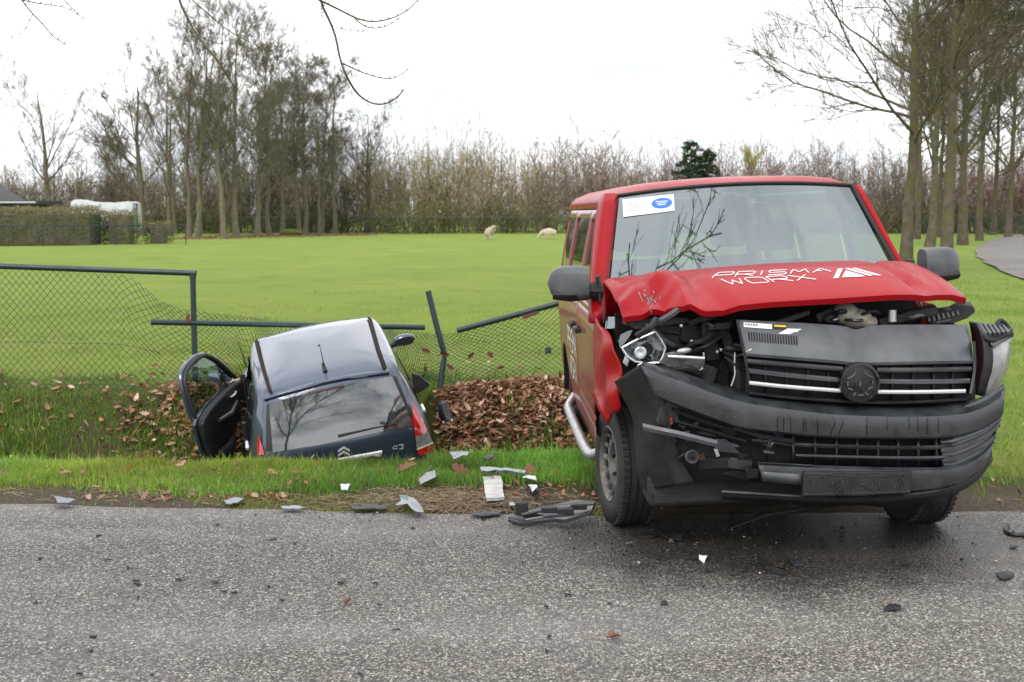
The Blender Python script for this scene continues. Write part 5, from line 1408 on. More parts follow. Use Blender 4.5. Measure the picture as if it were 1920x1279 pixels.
# yellow-green willow
r = np.random.default_rng(9); base = ground_at(1404, 120); wt = thing('willow_tree', 'yellow green willow crown showing above the purple brown wood', 'tree', base)
P0 = np.array([[(0, 0, 0), (.1, 0, 3), (0, 0, 6.5)]], float); R0 = np.array([[.2, .15, .05]])
P1, R1 = grow(P0, R0, 40, .35, .98, 45, .5, 6, r, up=.3); P2, R2 = grow(P1, R1, 12, .2, 1, 30, .6, 4, r, up=.3)
mesh_np('trunk', *tubes(P0, R0, 8), M['bark_far'], wt)
V_, F_ = join([tubes(P1, np.maximum(R1, .015), 3), ribbons(P2, np.full_like(R2, .022))]); mesh_np('crown', V_, F_, M['twig'], wt, colors=np.tile((.34, .32, .09), (len(V_), 1)), smooth=False)
# ------------------------------------------------------------------ grass, leaves
def blades(X, Y, Z, h, w, lean, cols, r):
    n = len(X); a = r.uniform(0, 2 * np.pi, n); d = np.stack([np.cos(a), np.sin(a), 0 * a], -1)
    la = r.uniform(0, 2 * np.pi, n); l = np.stack([np.cos(la), np.sin(la), 0 * la], -1) * (lean * h)[:, None]
    o = np.stack([X, Y, Z - .01], -1); up = np.array([0, 0, 1.0])
    m = o + l * .35 + up * (h * .6)[:, None]; t = o + l + up * (h * np.sqrt(np.maximum(.15, 1 - lean ** 2 * .6)))[:, None]
    dw = d * (w / 2)[:, None]
    V_ = np.stack([o - dw, o + dw, m + dw * .75, m - dw * .75, t], 1).reshape(-1, 3)
    i = np.arange(n)[:, None] * 5
    c = np.stack([cols, cols, cols, cols, cols], 1).reshape(-1, 3)
    return V_, [np.concatenate([i, i + 1, i + 2, i + 3], 1), np.concatenate([i + 3, i + 2, i + 4], 1)], c
def gcol(n, r, a, b, dry=.08):
    t = r.uniform(0, 1, (n, 1)); c = np.array(a) * (1 - t) + np.array(b) * t
    dr = r.uniform(0, 1, n) < dry; c[dr] = np.array((.34, .29, .15)) * r.uniform(.6, 1.2, (dr.sum(), 1))
    return c
def patch(n, x0, x1, y0, y1, keep, hm, r):
    X, Y = r.uniform(x0, x1, n), r.uniform(y0, y1, n); k = keep(X, Y, r); X, Y = X[k], Y[k]
    return X, Y, T(X, Y), hm(X, Y, r)
def nz(x, y, sc, seed): return sines(x, y, sc, 1.0, seed)
r = np.random.default_rng(100)
GV, GF4, GF3, GC, off = [], [], [], [], 0
def addg(X, Y, Z, h, w, lean, cols):
    global off
    v, (f4, f3), c = blades(X, Y, Z, h, w, lean, cols, r); GV.append(v); GF4.append(f4 + off); GF3.append(f3 + off); GC.append(c); off += len(v)
edge = lambda X: np.interp(X, xs, ey)
# verge between road and ditch
def keep_v(X, Y, r):
    d = Y - edge(X); dens = np.clip((d - .22 - .30 * nz(X, Y, 1.7, 53)) / .45, 0.03, 1) ** 1.2
    bare = np.where((X > -.95) & (X < .25), np.clip((d - .55) / .5, 0, 1), 1)
    dens = dens * bare * np.clip(.75 + .5 * nz(X, Y, 3.0, 41), .08, 1)
    van_ = (X > .55) & (X < 2.4)
    return (r.uniform(0, 1, len(X)) < dens) & ~van_
X, Y, Z, h = patch(205000, -6.6, .75, 7.35, 9.75, keep_v, lambda X, Y, r: (.035 + .05 * np.clip((Y - edge(X)) / 1.1, 0, 1)) * r.uniform(.5, 1.35, len(X)) * (1 + .35 * nz(X, Y, 4, 42)) * (1 + .5 * (r.uniform(0, 1, len(X)) > .93)) * np.where((X > -2.5) & (X < -.6) & (Y > 8.6), .6, 1), r)
addg(X, Y, Z, np.maximum(h, .02), r.uniform(.004, .0085, len(X)), r.uniform(.05, .75, len(X)), gcol(len(X), r, (.16, .31, .035), (.32, .50, .080), .12) * (1 + .22 * nz(X, Y, 2.0, 43) + .12 * nz(X, Y, 7.0, 54))[:, None] * np.stack([1 + .25 * nz(X, Y, 1.3, 55), 1 + 0 * X, 1 + 0 * X], -1))
# low mossy growth creeping over the road edge
X, Y, Z, h = patch(50000, -6.6, .75, 7.3, 8.3, lambda X, Y, r: (Y > edge(X) - .03) & (nz(X, Y, 4.0, 56) > .05), lambda X, Y, r: r.uniform(.010, .032, len(X)), r)
addg(X, Y, np.maximum(Z, -.004), h, r.uniform(.004, .009, len(X)), r.uniform(.3, .95, len(X)), gcol(len(X), r, (.16, .20, .035), (.32, .33, .08), .25))
# far bank
def keep_b(X, Y, r):
    leafy = np.exp(-((X - .3) / .95) ** 2) ; patchy = np.clip(.55 + .6 * nz(X, Y, 2.6, 44), 0, 1)
    return (r.uniform(0, 1, len(X)) < patchy * (1 - leafy * .97)) & (np.abs(X + 1.95) > 1.0)
X, Y, Z, h = patch(85000, -8.5, 1.3, 11.5, 13.6, keep_b, lambda X, Y, r: r.uniform(.04, .12, len(X)) * (1 + .4 * nz(X, Y, 3, 45)), r)
addg(X, Y, Z, np.maximum(h, .03), r.uniform(.005, .011, len(X)), r.uniform(.1, .85, len(X)), gcol(len(X), r, (.10, .19, .024), (.21, .33, .05), .14))
# field near the fence
def keep_f(X, Y, r): return (np.abs(X) < Y * .43 + .5) & (r.uniform(0, 1, len(X)) < np.clip(14.5 / Y, 0, 1) ** 1.6 * np.clip((30 - Y) / 11, 0, 1))
X, Y, Z, h = patch(190000, -12, 7, 13.2, 30, keep_f, lambda X, Y, r: r.uniform(.02, .05, len(X)) * (1 + .4 * nz(X, Y, 1.5, 46)), r)
k = ~((np.abs(X + 2.0 + (Y - 13) * .22) < .95) & (Y < 15.0)); X, Y, Z, h = X[k], Y[k], Z[k], h[k]
addg(X, Y, Z, np.maximum(h, .015), r.uniform(.006, .013, len(X)), r.uniform(.2, .9, len(X)), gcol(len(X), r, (.18, .265, .036), (.29, .36, .062), .08) * (1 + .16 * nz(X, Y, .9, 47) + .14 * nz(X, Y, 3.0, 57))[:, None])
# verge to the right of the van
def keep_r(X, Y, r):
    d = Y - edge(X); van_ = (X < 2.45) & (Y < 12.5)
    bare = np.clip((d - .1) / .9, .12, 1) * np.clip(.75 + .5 * nz(X, Y, 2.2, 48), .1, 1)
    lane_ = X > np.interp(Y, [20, 31.6, 45.8], [11.3, 12.5, 16.4])
    return ~van_ & ~lane_ & (X < Y * .43 + .3) & (X > Y * .27) & (r.uniform(0, 1, len(X)) < bare * np.clip(11 / Y, 0, 1) ** 1.2)
X, Y, Z, h = patch(230000, 2.3, 14, 7.35, 34, keep_r, lambda X, Y, r: r.uniform(.03, .085, len(X)) * (1 + .5 * nz(X, Y, 1.6, 49)), r)
addg(X, Y, Z, np.maximum(h, .02), r.uniform(.005, .011, len(X)), r.uniform(.1, .85, len(X)), gcol(len(X), r, (.125, .225, .028), (.225, .33, .055), .12))
# tufts in the leaves
for (tx, ty, n_) in ((-.10, 12.15, 120), (.35, 12.3, 90), (.75, 12.1, 110), (.05, 12.6, 40)):
    X = tx + r.normal(0, .09, n_); Y = ty + r.normal(0, .06, n_)
    addg(X, Y, T(X, Y) + .02, r.uniform(.10, .24, n_), r.uniform(.006, .010, n_), r.uniform(.1, .8, n_), gcol(n_, r, (.05, .11, .012), (.12, .20, .025), .15))
tag(mesh_np('grass', np.concatenate(GV), [np.concatenate(GF4), np.concatenate(GF3)], M['grass'], colors=np.concatenate(GC), smooth=False), 'short green grass on the verge, ditch bank and field edge', 'grass', kind='stuff')
# dry straw at the road edge
n_ = 1500; X = np.concatenate([r.normal(-.38, .33, 1150), r.uniform(-5, .4, 350)]); Y = edge(X) + np.abs(r.normal(.22, .18, n_)) + .02
an = r.uniform(0, 6.28, n_); ln_ = r.uniform(.04, .15, n_); s = np.linspace(-.5, .5, 3)
Pp = np.zeros((n_, 3, 3)); Pp[..., 0] = X[:, None] + np.cos(an)[:, None] * ln_[:, None] * s; Pp[..., 1] = Y[:, None] + np.sin(an)[:, None] * ln_[:, None] * s * .8
Pp[..., 2] = T(X, Y)[:, None] + r.uniform(.004, .03, (n_, 1)) + np.array([0, .01, 0])
V_, F_ = tubes(Pp, np.full((n_, 3), .0016), 3)
tag(mesh_np('dry_straw', V_, F_, M['twig'], colors=np.repeat(np.array((.32, .25, .165)) * r.uniform(.5, 1.4, (n_, 1)), 9, 0), smooth=False), 'pale dry straw and twigs strewn along the road edge', 'straw', kind='stuff')

# leaf litter: lobed oak leaves folded along the rib
def leaf_outline():
    return np.array([(0, 0), (.10, .14), (.22, .10), (.34, .30), (.46, .15), (.60, .33), (.70, .14), (.86, .17), (1, 0)])
def leaves(pos, size, tilt, r, cols):
    n = len(pos); ol = leaf_outline(); m = len(ol)
    u = ol[:, 0] - .5; v = ol[:, 1]
    curl = r.normal(.25, .5, (n, 1)); fold = r.normal(.45, .35, (n, 1))
    def side(sg):
        x = np.repeat(u[None], n, 0); y = sg * v[None] * np.cos(fold); z = v[None] * np.sin(fold) + curl * (u[None] ** 2)
        return np.stack([x, y + 0 * z, z], -1)
    Lp, Rp = side(1), side(-1)
    rib = np.stack([np.repeat(u[None], n, 0), np.zeros((n, m)), curl * (u[None] ** 2) + 0 * u[None]], -1)
    V0 = np.concatenate([rib, Lp, Rp], 1) * size[:, None, None]
    a = r.uniform(0, 2 * np.pi, n); tx = r.normal(0, tilt, n); ty = r.normal(0, tilt, n)
    def rot(V0, ax, an):
        c, s = np.cos(an)[:, None], np.sin(an)[:, None]; i, j = [(1, 2), (2, 0), (0, 1)][ax]; W = V0.copy()
        W[..., i] = V0[..., i] * c - V0[..., j] * s; W[..., j] = V0[..., i] * s + V0[..., j] * c; return W
    V0 = rot(rot(rot(V0, 0, tx), 1, ty), 2, a) + pos[:, None]
    i0 = np.arange(n)[:, None] * (3 * m)
    fs = []
    for b0 in (m, 2 * m):
        for k in range(m - 1): fs.append(np.stack([i0[:, 0] + k, i0[:, 0] + k + 1, i0[:, 0] + b0 + k + 1, i0[:, 0] + b0 + k], 1))
    return V0.reshape(-1, 3), np.concatenate(fs), np.repeat(cols, 3 * m, 0)
def leafcol(n, r):
    pal = np.array([(.40, .22, .13), (.31, .155, .092), (.52, .34, .23), (.17, .085, .055), (.64, .48, .36), (.40, .18, .09)])
    return pal[r.choice(6, n, p=[.26, .22, .20, .14, .08, .10])] * r.uniform(.7, 1.25, (n, 1))
def scatter(n, fx, fy, zl, keep=None):
    X, Y = fx(n), fy(n)
    if keep is not None: k = keep(X, Y); X, Y = X[k], Y[k]
    return np.stack([X, Y, T(X, Y) + r.uniform(*zl, len(X))], -1)
def offcar(X, Y):
    lx, ly = X - _t.x, Y - _t.y; ca, sa = math.cos(math.radians(103.4)), math.sin(math.radians(103.4))
    u = lx * ca + ly * sa; v = -lx * sa + ly * ca
    return ~((np.abs(v) < .92) & (u > -.8) & (u < 3.4))
LP = [scatter(4600, lambda n: r.uniform(-.80, 1.25, n), lambda n: 13.02 - np.abs(r.normal(0, .85, n)), (.0, .06), lambda X, Y: offcar(X, Y) & (Y > 11.3) & (Y < 13.25 - .25 * np.abs(X - .3))),
      scatter(620, lambda n: r.normal(-3.0, .36, n), lambda n: r.normal(12.75, .22, n), (.0, .05), offcar),
      scatter(1000, lambda n: r.uniform(-6.6, -2.5, n), lambda n: r.uniform(12.2, 13.1, n), (.01, .10), lambda X, Y: offcar(X, Y) & (nz(X, Y, 2.4, 51) > .1)),
      scatter(200, lambda n: r.uniform(-5.4, -2.4, n), lambda n: r.uniform(12.3, 13.5, n), (.01, .09), offcar),
      scatter(420, lambda n: r.uniform(-4.4, .6, n), lambda n: 7.55 + np.abs(r.normal(0, .28, n)) + .1, (.0, .02), lambda X, Y: nz(X, Y, 1.9, 52) > -.2),
      scatter(110, lambda n: r.uniform(-4.4, .6, n), lambda n: r.uniform(7.8, 9.4, n), (.02, .09)),
      scatter(110, lambda n: r.uniform(2.6, 6, n), lambda n: 7.6 + np.abs(r.normal(0, 1.3, n)), (.01, .05)),
      scatter(60, lambda n: r.uniform(-4, 1.2, n), lambda n: r.uniform(13.2, 15, n), (.01, .05), offcar)]
pos_ = np.concatenate(LP); sz = r.uniform(.042, .108, len(pos_)); sz[pos_[:, 1] < 9.6] *= .75
V_, F_, c_ = leaves(pos_, sz, .45, r, leafcol(len(pos_), r))
tag(mesh_np('leaf_litter', V_, F_, M['leaf'], colors=c_, smooth=False), 'brown fallen oak leaves heaped in the ditch and scattered over the bank', 'leaves', kind='stuff')
# single leaves one can point at
def one_leaf(p, size, label, group=None, rx=0.0, col=(.22, .10, .05), seed=1):
    rr = np.random.default_rng(seed)
    V_, F_, c_ = leaves(np.zeros((1, 3)), np.array([size]), .25, rr, np.array([col]))
    o = mesh_np('fallen_leaf', V_, F_, M['leaf'], colors=c_, smooth=False); o.location = p; o.rotation_euler.x = rx
    return tag(o, label, 'leaf', group)
for k, (px, py) in enumerate(((1150, 1195), (653, 1130), (510, 1008))):
    one_leaf(tuple(G(px, py, .012)), .085, 'brown leaf lying flat on the bare asphalt', 'leaves on the road', seed=20 + k)
for k, (px, py, Y) in enumerate(((798, 657, 13.0), (883, 667, 12.98), (920, 666, 12.98), (940, 690, 12.97), (845, 690, 12.7), (353, 597, 13.0), (1050, 704, 12.97), (833, 664, 12.62))):
    one_leaf(tuple(PY(px, py, Y)), .10, 'dark red brown leaf caught in the wire mesh', 'leaves caught in the fence', rx=1.3, col=(.13, .04, .025), seed=40 + k)
for k, (px, py, z) in enumerate(((760, 876, .06), (865, 882, .06), (994, 880, .06))):
    one_leaf(tuple(G(px, py, z)), .15, 'large curled brown leaf standing up in the verge grass', 'large leaves on the verge', rx=.7, col=(.26, .13, .08), seed=60 + k)

# ------------------------------------------------------------------ the wire fence
M['fence_green'] = mat('dark_green_coated_steel', (.016, .036, .034), .38, .1, c2=(.022, .044, .040), vscale=8, r2=.55)
FY = 13.05
fence = thing('chain_link_fence', 'dark green chain link fence torn down where the car went through', 'fence', (-3.25, FY, 0))
def fl(p): return Vector(p) - Vector((-3.25, FY, 0))
def pipe(name, pts, rad, parent, m=M['fence_green']): return MB().tube(pts, rad, 12).build(name, m, parent)
p0, p1 = PY(-420, 486, FY), PY(368, 512.5, FY)
pipe('top_rail', [fl(p0), fl(p0.lerp(p1, .5) + Vector((0, 0, .006))), fl(p1)], .030, fence)
pt_ = PY(361.5, 518, FY); pipe('post', [fl((pt_.x, FY, -.4)), fl(pt_)], .030, fence)
MB().lathe([(.034, -.03), (.034, .02), (.001, .022)], c=fl(pt_), axis='z', n=14).build('post_cap', M['fence_green'], fence)
pipe('post', [fl((-6.15, FY, -.4)), fl((-6.15, FY, 1.17))], .030, fence)
q0, q1 = PY(857, 620, 13.10), PY(1062, 563, 13.02); q2 = q1 + (q1 - q0) * .9
pipe('top_rail', [fl(q0), fl(q0.lerp(q2, .5) - Vector((0, 0, .01))), fl(q2)], .030, fence)
MB().lathe([(.026, -.005), (.026, .02)], c=(0, 0, 0), axis='z', n=12)
pipe('post', [fl((q2.x, 13.02, -.4)), fl((q2.x, 13.02, q2.z))], .030, fence)
# sheet of mesh
tp = [(-420, 492, 13.05), (0, 505, 13.05), (120, 509, 13.05), (226, 514, 13.06), (245, 522, 13.06), (262, 535, 13.07), (300, 563, 13.1), (345, 579, 13.12), (400, 587, 13.25), (470, 595, 13.7), (520, 600, 14.4), (560, 604, 14.8), (640, 610, 14.9), (700, 614, 14.6), (745, 618, 13.9), (800, 626, 13.35), (862, 624, 13.12), (930, 603, 13.08), (1000, 584, 13.05), (1062, 567, 13.02), (1180, 532, 13.02)]
TPt = np.array([tuple(PY(*t)) for t in tp])
seg = np.concatenate([[0], np.cumsum(np.linalg.norm(np.diff(TPt[:, :2], axis=0), axis=1))])
def sheet(s, t):                            # s metres along, t 0 (ground) .. 1 (top)
    top = np.stack([np.interp(s, seg, TPt[:, k]) for k in range(3)], -1)
    bx, by = top[..., 0] + .03 * np.sin(s * 2.2), top[..., 1] + 0
    bz = T(bx, by) + .01
    lo_ = np.interp(s, [seg[3], seg[7], seg[14], seg[17]], [0, .12, .12, 0])
    w = np.sin(s * 3.1) * .02 + np.sin(s * 7.3 + t * 4) * .010
    return np.stack([bx * (1 - t) + top[..., 0] * t + .03 * np.sin(t * 9 + s * 5) * (lo_ > .01), by + w * t * (1 - t) * 4, np.maximum(bz, bz * (1 - t) + top[..., 2] * t)], -1)
PW = []; Kw = 15; tt = np.linspace(0, 1, Kw)
for s0 in np.arange(-1.1, seg[-1], .070):
    for sg in (1, -1):
        ss = s0 + sg * tt * 1.05 + (1.05 if sg < 0 else 0)
        if ss.min() < 0 or ss.max() > seg[-1]: continue
        PW.append(sheet(ss, tt))
PW = np.array(PW) - np.array((-3.25, FY, 0))
V_, F_ = tubes(PW, np.full(PW.shape[:2], .0027), 4)
tag(mesh_np('wire_mesh', V_, F_, M['fence_green'], fence), kind='stuff')
ss = np.linspace(0, seg[6], 40)
for t_ in (.05, .40): MB().tube([tuple(p - np.array((-3.25, FY, 0))) for p in sheet(ss, np.full(40, t_))], .002, 4).build('tension_wire', M['fence_green'], fence)
# knocked-off pieces
a, b = PY(283, 604, 12.92), PY(796, 614, 13.75)
o = pipe('fallen_rail', [a, a.lerp(b, .5), b], .030, None); tag(o, 'loose dark green fence rail lying across the car bonnet', 'fence rail')
MB().lathe([(.022, 0), (.031, 0)], c=a, axis="x", n=12)
bp_ = [PY(803, 546, 12.75), PY(817, 605, 12.72), PY(831, 655, 12.70), PY(834, 668, 12.70), PY(830, 690, 12.68), PY(825, 728, 12.64)]
o = MB().tube(smooth_poly(bp_, 1), [.030, .030, .030, .030, .030, .028, .024, .026, .030, .030, .030, .030][:len(smooth_poly(bp_, 1))], 12).build('bent_post', M['fence_green']); tag(o, 'dark green fence post kinked over and leaning, standing in the leaves', 'fence post')
# ------------------------------------------------------------------ far things: fences, hedge, boat, shed, sheep
def far_fence(name, label, A, B, H, step, wires, group=None, m=M['fence_green'], rr=.03):
    A, B = Vector(A), Vector(B); f = thing(name, label, 'fence', A, group=group); d = B - A; n = max(1, int(d.length / step))
    MB().tube([(0, 0, H), tuple(d + Vector((0, 0, H)))], rr, 6).build('top_rail', m, f)
    for k in range(n + 1):
        p = d * (k / n); MB().tube([tuple(p + Vector((0, 0, -.2))), tuple(p + Vector((0, 0, H)))], rr, 6).build('post', m, f)
    P = []
    L_ = d.length
    for s0 in np.arange(-H, L_, wires):
        for sg in (1, -1):
            t = np.linspace(0, 1, 3); s = s0 + (t if sg > 0 else 1 - t) * H
            if s.min() < 0 or s.max() > L_: continue
            P.append(np.stack([d.x / L_ * s, d.y / L_ * s, t * H + d.z / L_ * s], -1))
    V_, F_ = tubes(np.array(P), np.full((len(P), 3), .004), 3)
    tag(mesh_np('wire_mesh', V_, F_, m, f), kind='stuff')
    return f
def gp(px, D): x, y, z = ground_at(px, D); return (x, y, max(z, -.02))
far_fence('garden_fence', 'green chain link fence running in front of the clipped hedge', gp(-60, 66), gp(350, 70.4), 1.12, 3.2, .16)
far_fence('boundary_fence', 'dark chain link fence along the foot of the far wood', gp(455, 109), gp(1500, 108), 1.40, 3.0, .22)
far_fence('lane_fence', 'blue green close barred fence beyond the lane trees', gp(1690, 104), gp(1990, 108), 1.55, .65, .12, m=mat('blue_green_steel', (.030, .060, .062), .5))
# leaf-faced clipped hedges
def hedge(name, label, x0, x1, y0, y1, h, n, seed):
    r = np.random.default_rng(seed); base = ((x0 + x1) / 2, (y0 + y1) / 2, 0)
    t = thing(name, label, 'hedge', base)
    core = MB(); nx_ = max(4, int((x1 - x0) / .8)); rr = random.Random(seed)
    core.box((0, 0, h * .47), (x1 - x0 - .5, y1 - y0 - .5, h * .92)); core.build('core', M['bark_far'], t)
    A = np.array([(x1 - x0) * h, (x1 - x0) * (y1 - y0), (y1 - y0) * h, (y1 - y0) * h]); k = r.choice(4, n, p=A / A.sum())
    u, v = r.uniform(-.5, .5, n), r.uniform(0, 1, n)
    W, Dp = x1 - x0, y1 - y0
    p = np.zeros((n, 3))
    p[k == 0] = np.stack([u * W, np.full(n, -Dp / 2), v * h], -1)[k == 0]; p[k == 1] = np.stack([u * W, (v - .5) * Dp, np.full(n, h)], -1)[k == 1]
    p[k == 2] = np.stack([np.full(n, W / 2), u * Dp, v * h], -1)[k == 2]; p[k == 3] = np.stack([np.full(n, -W / 2), u * Dp, v * h], -1)[k == 3]
    p += r.normal(0, .09, (n, 3)) + np.stack([0 * u, .12 * sines(p[:, 0], p[:, 2], 1.2, 1, 61), .10 * sines(p[:, 0], p[:, 1], .9, 1, 62)], -1)
    V_, F_, c = leaf_cloud(p, .05, r, (.075, .10, .040), .45)
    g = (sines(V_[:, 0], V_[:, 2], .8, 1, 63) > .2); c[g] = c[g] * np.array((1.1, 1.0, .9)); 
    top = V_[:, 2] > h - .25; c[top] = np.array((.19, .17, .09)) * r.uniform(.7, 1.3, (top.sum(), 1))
    mesh_np('foliage', V_, F_, M['needle'], t, colors=c, smooth=False)
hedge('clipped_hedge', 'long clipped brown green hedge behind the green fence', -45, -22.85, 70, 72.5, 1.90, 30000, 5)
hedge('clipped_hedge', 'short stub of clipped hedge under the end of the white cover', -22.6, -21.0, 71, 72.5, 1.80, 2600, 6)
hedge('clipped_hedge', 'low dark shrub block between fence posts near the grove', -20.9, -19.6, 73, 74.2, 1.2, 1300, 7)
# boat or trailer under a white cover
bx0, bx1 = (147 - CX) / FPX * 84, (260 - CX) / FPX * 84
bt = thing('covered_boat', 'white tarpaulin covered boat on its trailer behind the hedge', 'boat', ((bx0 + bx1) / 2, 84, 0))
P = []; W = bx1 - bx0
zt = [(-.5, 2.45), (-.45, 2.62), (-.36, 2.56), (-.2, 2.44), (0, 2.42), (.2, 2.40), (.33, 2.44), (.40, 2.48), (.47, 2.44), (.5, 2.38)]
for s in np.linspace(-.5, .5, 33):
    z = interp(s, [a for a, _ in zt], [b for _, b in zt]); row = []
    lowz = interp(s, [-.5, -.3, .3, .45, .5], [1.35, 1.30, 1.25, .9, .9])
    for k, a in enumerate(np.linspace(0, 1, 13)):
        an = a * math.pi; wr = .012 * math.sin(s * 40 + k) + .014 * math.sin(s * 23 - k * 2)
        yy_ = -math.cos(an) * (1.05 + wr); zz_ = lowz + (z - lowz) * min(1, math.sin(an) * 2.4) + wr
        if k in (0, 12): zz_ = lowz - .25
        row.append(Vector((s * W, yy_, zz_)))
    P.append(row)
P = [[Vector((p.x, p.y * .1, p.z)) for p in P[0]]] + P + [[Vector((p.x, p.y * .1, p.z)) for p in P[-1]]]
MB().grid(P).build('tarpaulin', mat('white_tarpaulin', (.50, .51, .53), .45, c2=(.40, .42, .45), vscale=2, bump=.4, bscale=3), bt, solid=.02, sharp=50)
MB().grid([[Vector((s * W * .93, y * (1 - .5 * (k == 0)), .45 + .55 * k)) for y in (-.9, 0, .9)] for s in np.linspace(-.5, .5, 9) for k in (1,)]).build('hull', mat('dark_hull', (.05, .03, .03), .4), bt, solid=.5)
MB().box((.1 * W, -1.0, 1.1), (.5, .1, .3)).build('orange_fender', mat('orange_red', (.45, .07, .02), .5), bt, bevel=.04)
for s in (-.2, .25):
    MB().lathe([(.05, -.1), (.30, -.1), (.32, 0), (.30, .1), (.05, .1)], c=(s * W, -.8, .32), n=18).build('trailer_wheel', M['rubber'], bt)
MB().box((0, -.8, .5), (W * .8, .08, .12)).build('trailer_beam', M['alloy'], bt)
# dark shed with flat roof
D_ = 82; x1_ = (76 - CX) / FPX * D_; x0_ = -42
zr = CAMH + (400 - 379) / FPX * D_
sh = thing('flat_roofed_shed', 'dark timber shed with pale edged flat roof showing above the hedge', 'shed', ((x0_ + x1_) / 2, D_ + 2, 0))
w_ = x1_ - x0_
MB().box((-.15, 0, (zr - .15) / 2), (w_ - .8, 4.0, zr - .15)).build('wall', mat('tarred_boards', (.010, .011, .014), .6, c2=(.02, .021, .025), vscale=3), sh)
MB().box((0, 0, zr - .02), (w_, 4.8, .22)).build('roof', mat('roof_felt', (.045, .048, .055), .6), sh)
MB().box((0, -2.42, zr - .02), (w_ + .05, .05, .10)).build('fascia', mat('pale_fascia', (.45, .47, .50), .5), sh)
wf = MB().box((w_ * .22, -2.03, zr - .75), (.30, .04, .5)).build('window', M['paper'], sh); MB().box((w_ * .22, -2.06, zr - .75), (.22, .02, .40)).build('pane', M['side_glass'], wf)
zg = CAMH + (400 - 366) / FPX * 92
gb = thing('gabled_house', 'dark pitched roof corner of a house beyond the shed', 'house', (-38.5, 93, 0))
MB().box((0, 0, 1.2), (5, 6, 2.4)).build('wall', mat('dark_brick', (.06, .035, .028), .85), gb)
MB().prism([(-2.9, -3.2, 2.2), (2.9, -3.2, 2.2), (0, -3.2, 2.2 + (zg - 2.2) * 2.2)], (0, 6.4, 0)).build('roof', mat('dark_tiles', (.018, .017, .020), .6), gb, smooth=False)
# fence-post stub (pale) by the hedge
ps_ = thing('wooden_post', 'pale wooden post top sticking up behind the clipped hedge', 'post', ((98 - CX) / FPX * 76, 76, 0)); MB().box((0, 0, 1.05), (.14, .14, 2.1)).build('post', mat('pale_wood', (.42, .33, .20), .8), ps_, bevel=.02); MB().box((.1, 0, 1.9), (.08, .1, .3)).build('batten', bpy.data.materials['pale_wood'], ps_)
# leaf-strewn strip and mossy log under the grove
r = np.random.default_rng(15)
n_ = 2600; X = r.uniform(-24, -11, n_); Y = 92 + (X + 24) * 1.15 + r.normal(0, 2.4, n_)
V_, F_, c = leaf_cloud(np.stack([X, Y, T(X, Y) + .03], -1), .10, r, (.24, .14, .10), .4); tag(mesh_np('grove_leaf_litter', V_, F_, M['leaf'], colors=c, smooth=False), 'brown leaf litter strip on the ground under the grove', 'leaves', kind='stuff')
lg = thing('mossy_log', 'bright mossy log lying at the foot of the grove', 'log', ground_at(546, 100)); MB().tube([(-.8, 0, .25), (0, .1, .3), (.9, 0, .22)], [.2, .26, .18], 9).build('log', mat('moss', (.12, .17, .02), .9, c2=(.06, .05, .03), vscale=4), lg)

# sheep: one continuous woolly body each
def skin_body(name, joints, edges, m, parent, sub=2):
    me = bpy.data.meshes.new(name); me.from_pydata([j[:3] for j in joints], edges, []); o = link(bpy.data.objects.new(name, me), parent)
    o.modifiers.new('skin', 'SKIN'); sv = me.skin_vertices[0].data
    for k, j in enumerate(joints): sv[k].radius = (j[3], j[3]); sv[k].use_root = (k == 0)
    sm = o.modifiers.new('sub', 'SUBSURF'); sm.levels = sub; sm.render_levels = sub
    me.materials.append(m); return o
wool = mat('cream_wool', (.50, .43, .33), .95, c2=(.38, .32, .24), vscale=9, bump=.8, bscale=14)
face = mat('pale_face', (.52, .46, .40), .8)
def sheep(label, px, py, rz, graze):
    x, y, z = G(px, py); t = thing('sheep', label, 'sheep', (x, y, float(T(x, y))), (0, 0, rz), 'sheep in the field')
    J = [(-.30, 0, .54, .22), (0, 0, .55, .27), (.30, 0, .56, .23)]; E = [(0, 1), (1, 2)]
    if graze: J += [(.52, 0, .46, .15), (.66, 0, .28, .10), (.74, 0, .12, .075), (.80, 0, .05, .05)]
    else: J += [(.48, 0, .72, .15), (.54, 0, .86, .11), (.64, .02, .86, .085), (.74, .03, .80, .055)]
    E += [(2, 3), (3, 4), (4, 5), (5, 6)]
    for (lx, ly, o) in ((-.32, .12, 0), (-.32, -.12, 0), (.30, .11, 2), (.30, -.11, 2)):
        k = len(J); bk = -.05 if o == 0 else .0
        J += [(lx, ly, .36, .08), (lx + bk, ly, .20, .040), (lx, ly, .0, .034)]; E += [(o, k), (k, k + 1), (k + 1, k + 2)]
    J.append((-.52, 0, .52, .05)); E.append((0, len(J) - 1))
    skin_body('body', J, E, wool, t)
    hp_ = J[5]
    for s in (-1, 1): MB().tube([(hp_[0] - .03, s * .07, hp_[2] + .05), (hp_[0] - .04, s * .16, hp_[2] + .07)], [.03, .012], 6, flat=.5).build('ear', face, t)
sheep('woolly sheep standing with raised head turned towards the road', 917, 450.5, math.radians(-62), False)
sheep('woolly sheep grazing with its head down in the field', 1030, 449.5, math.radians(186), True)
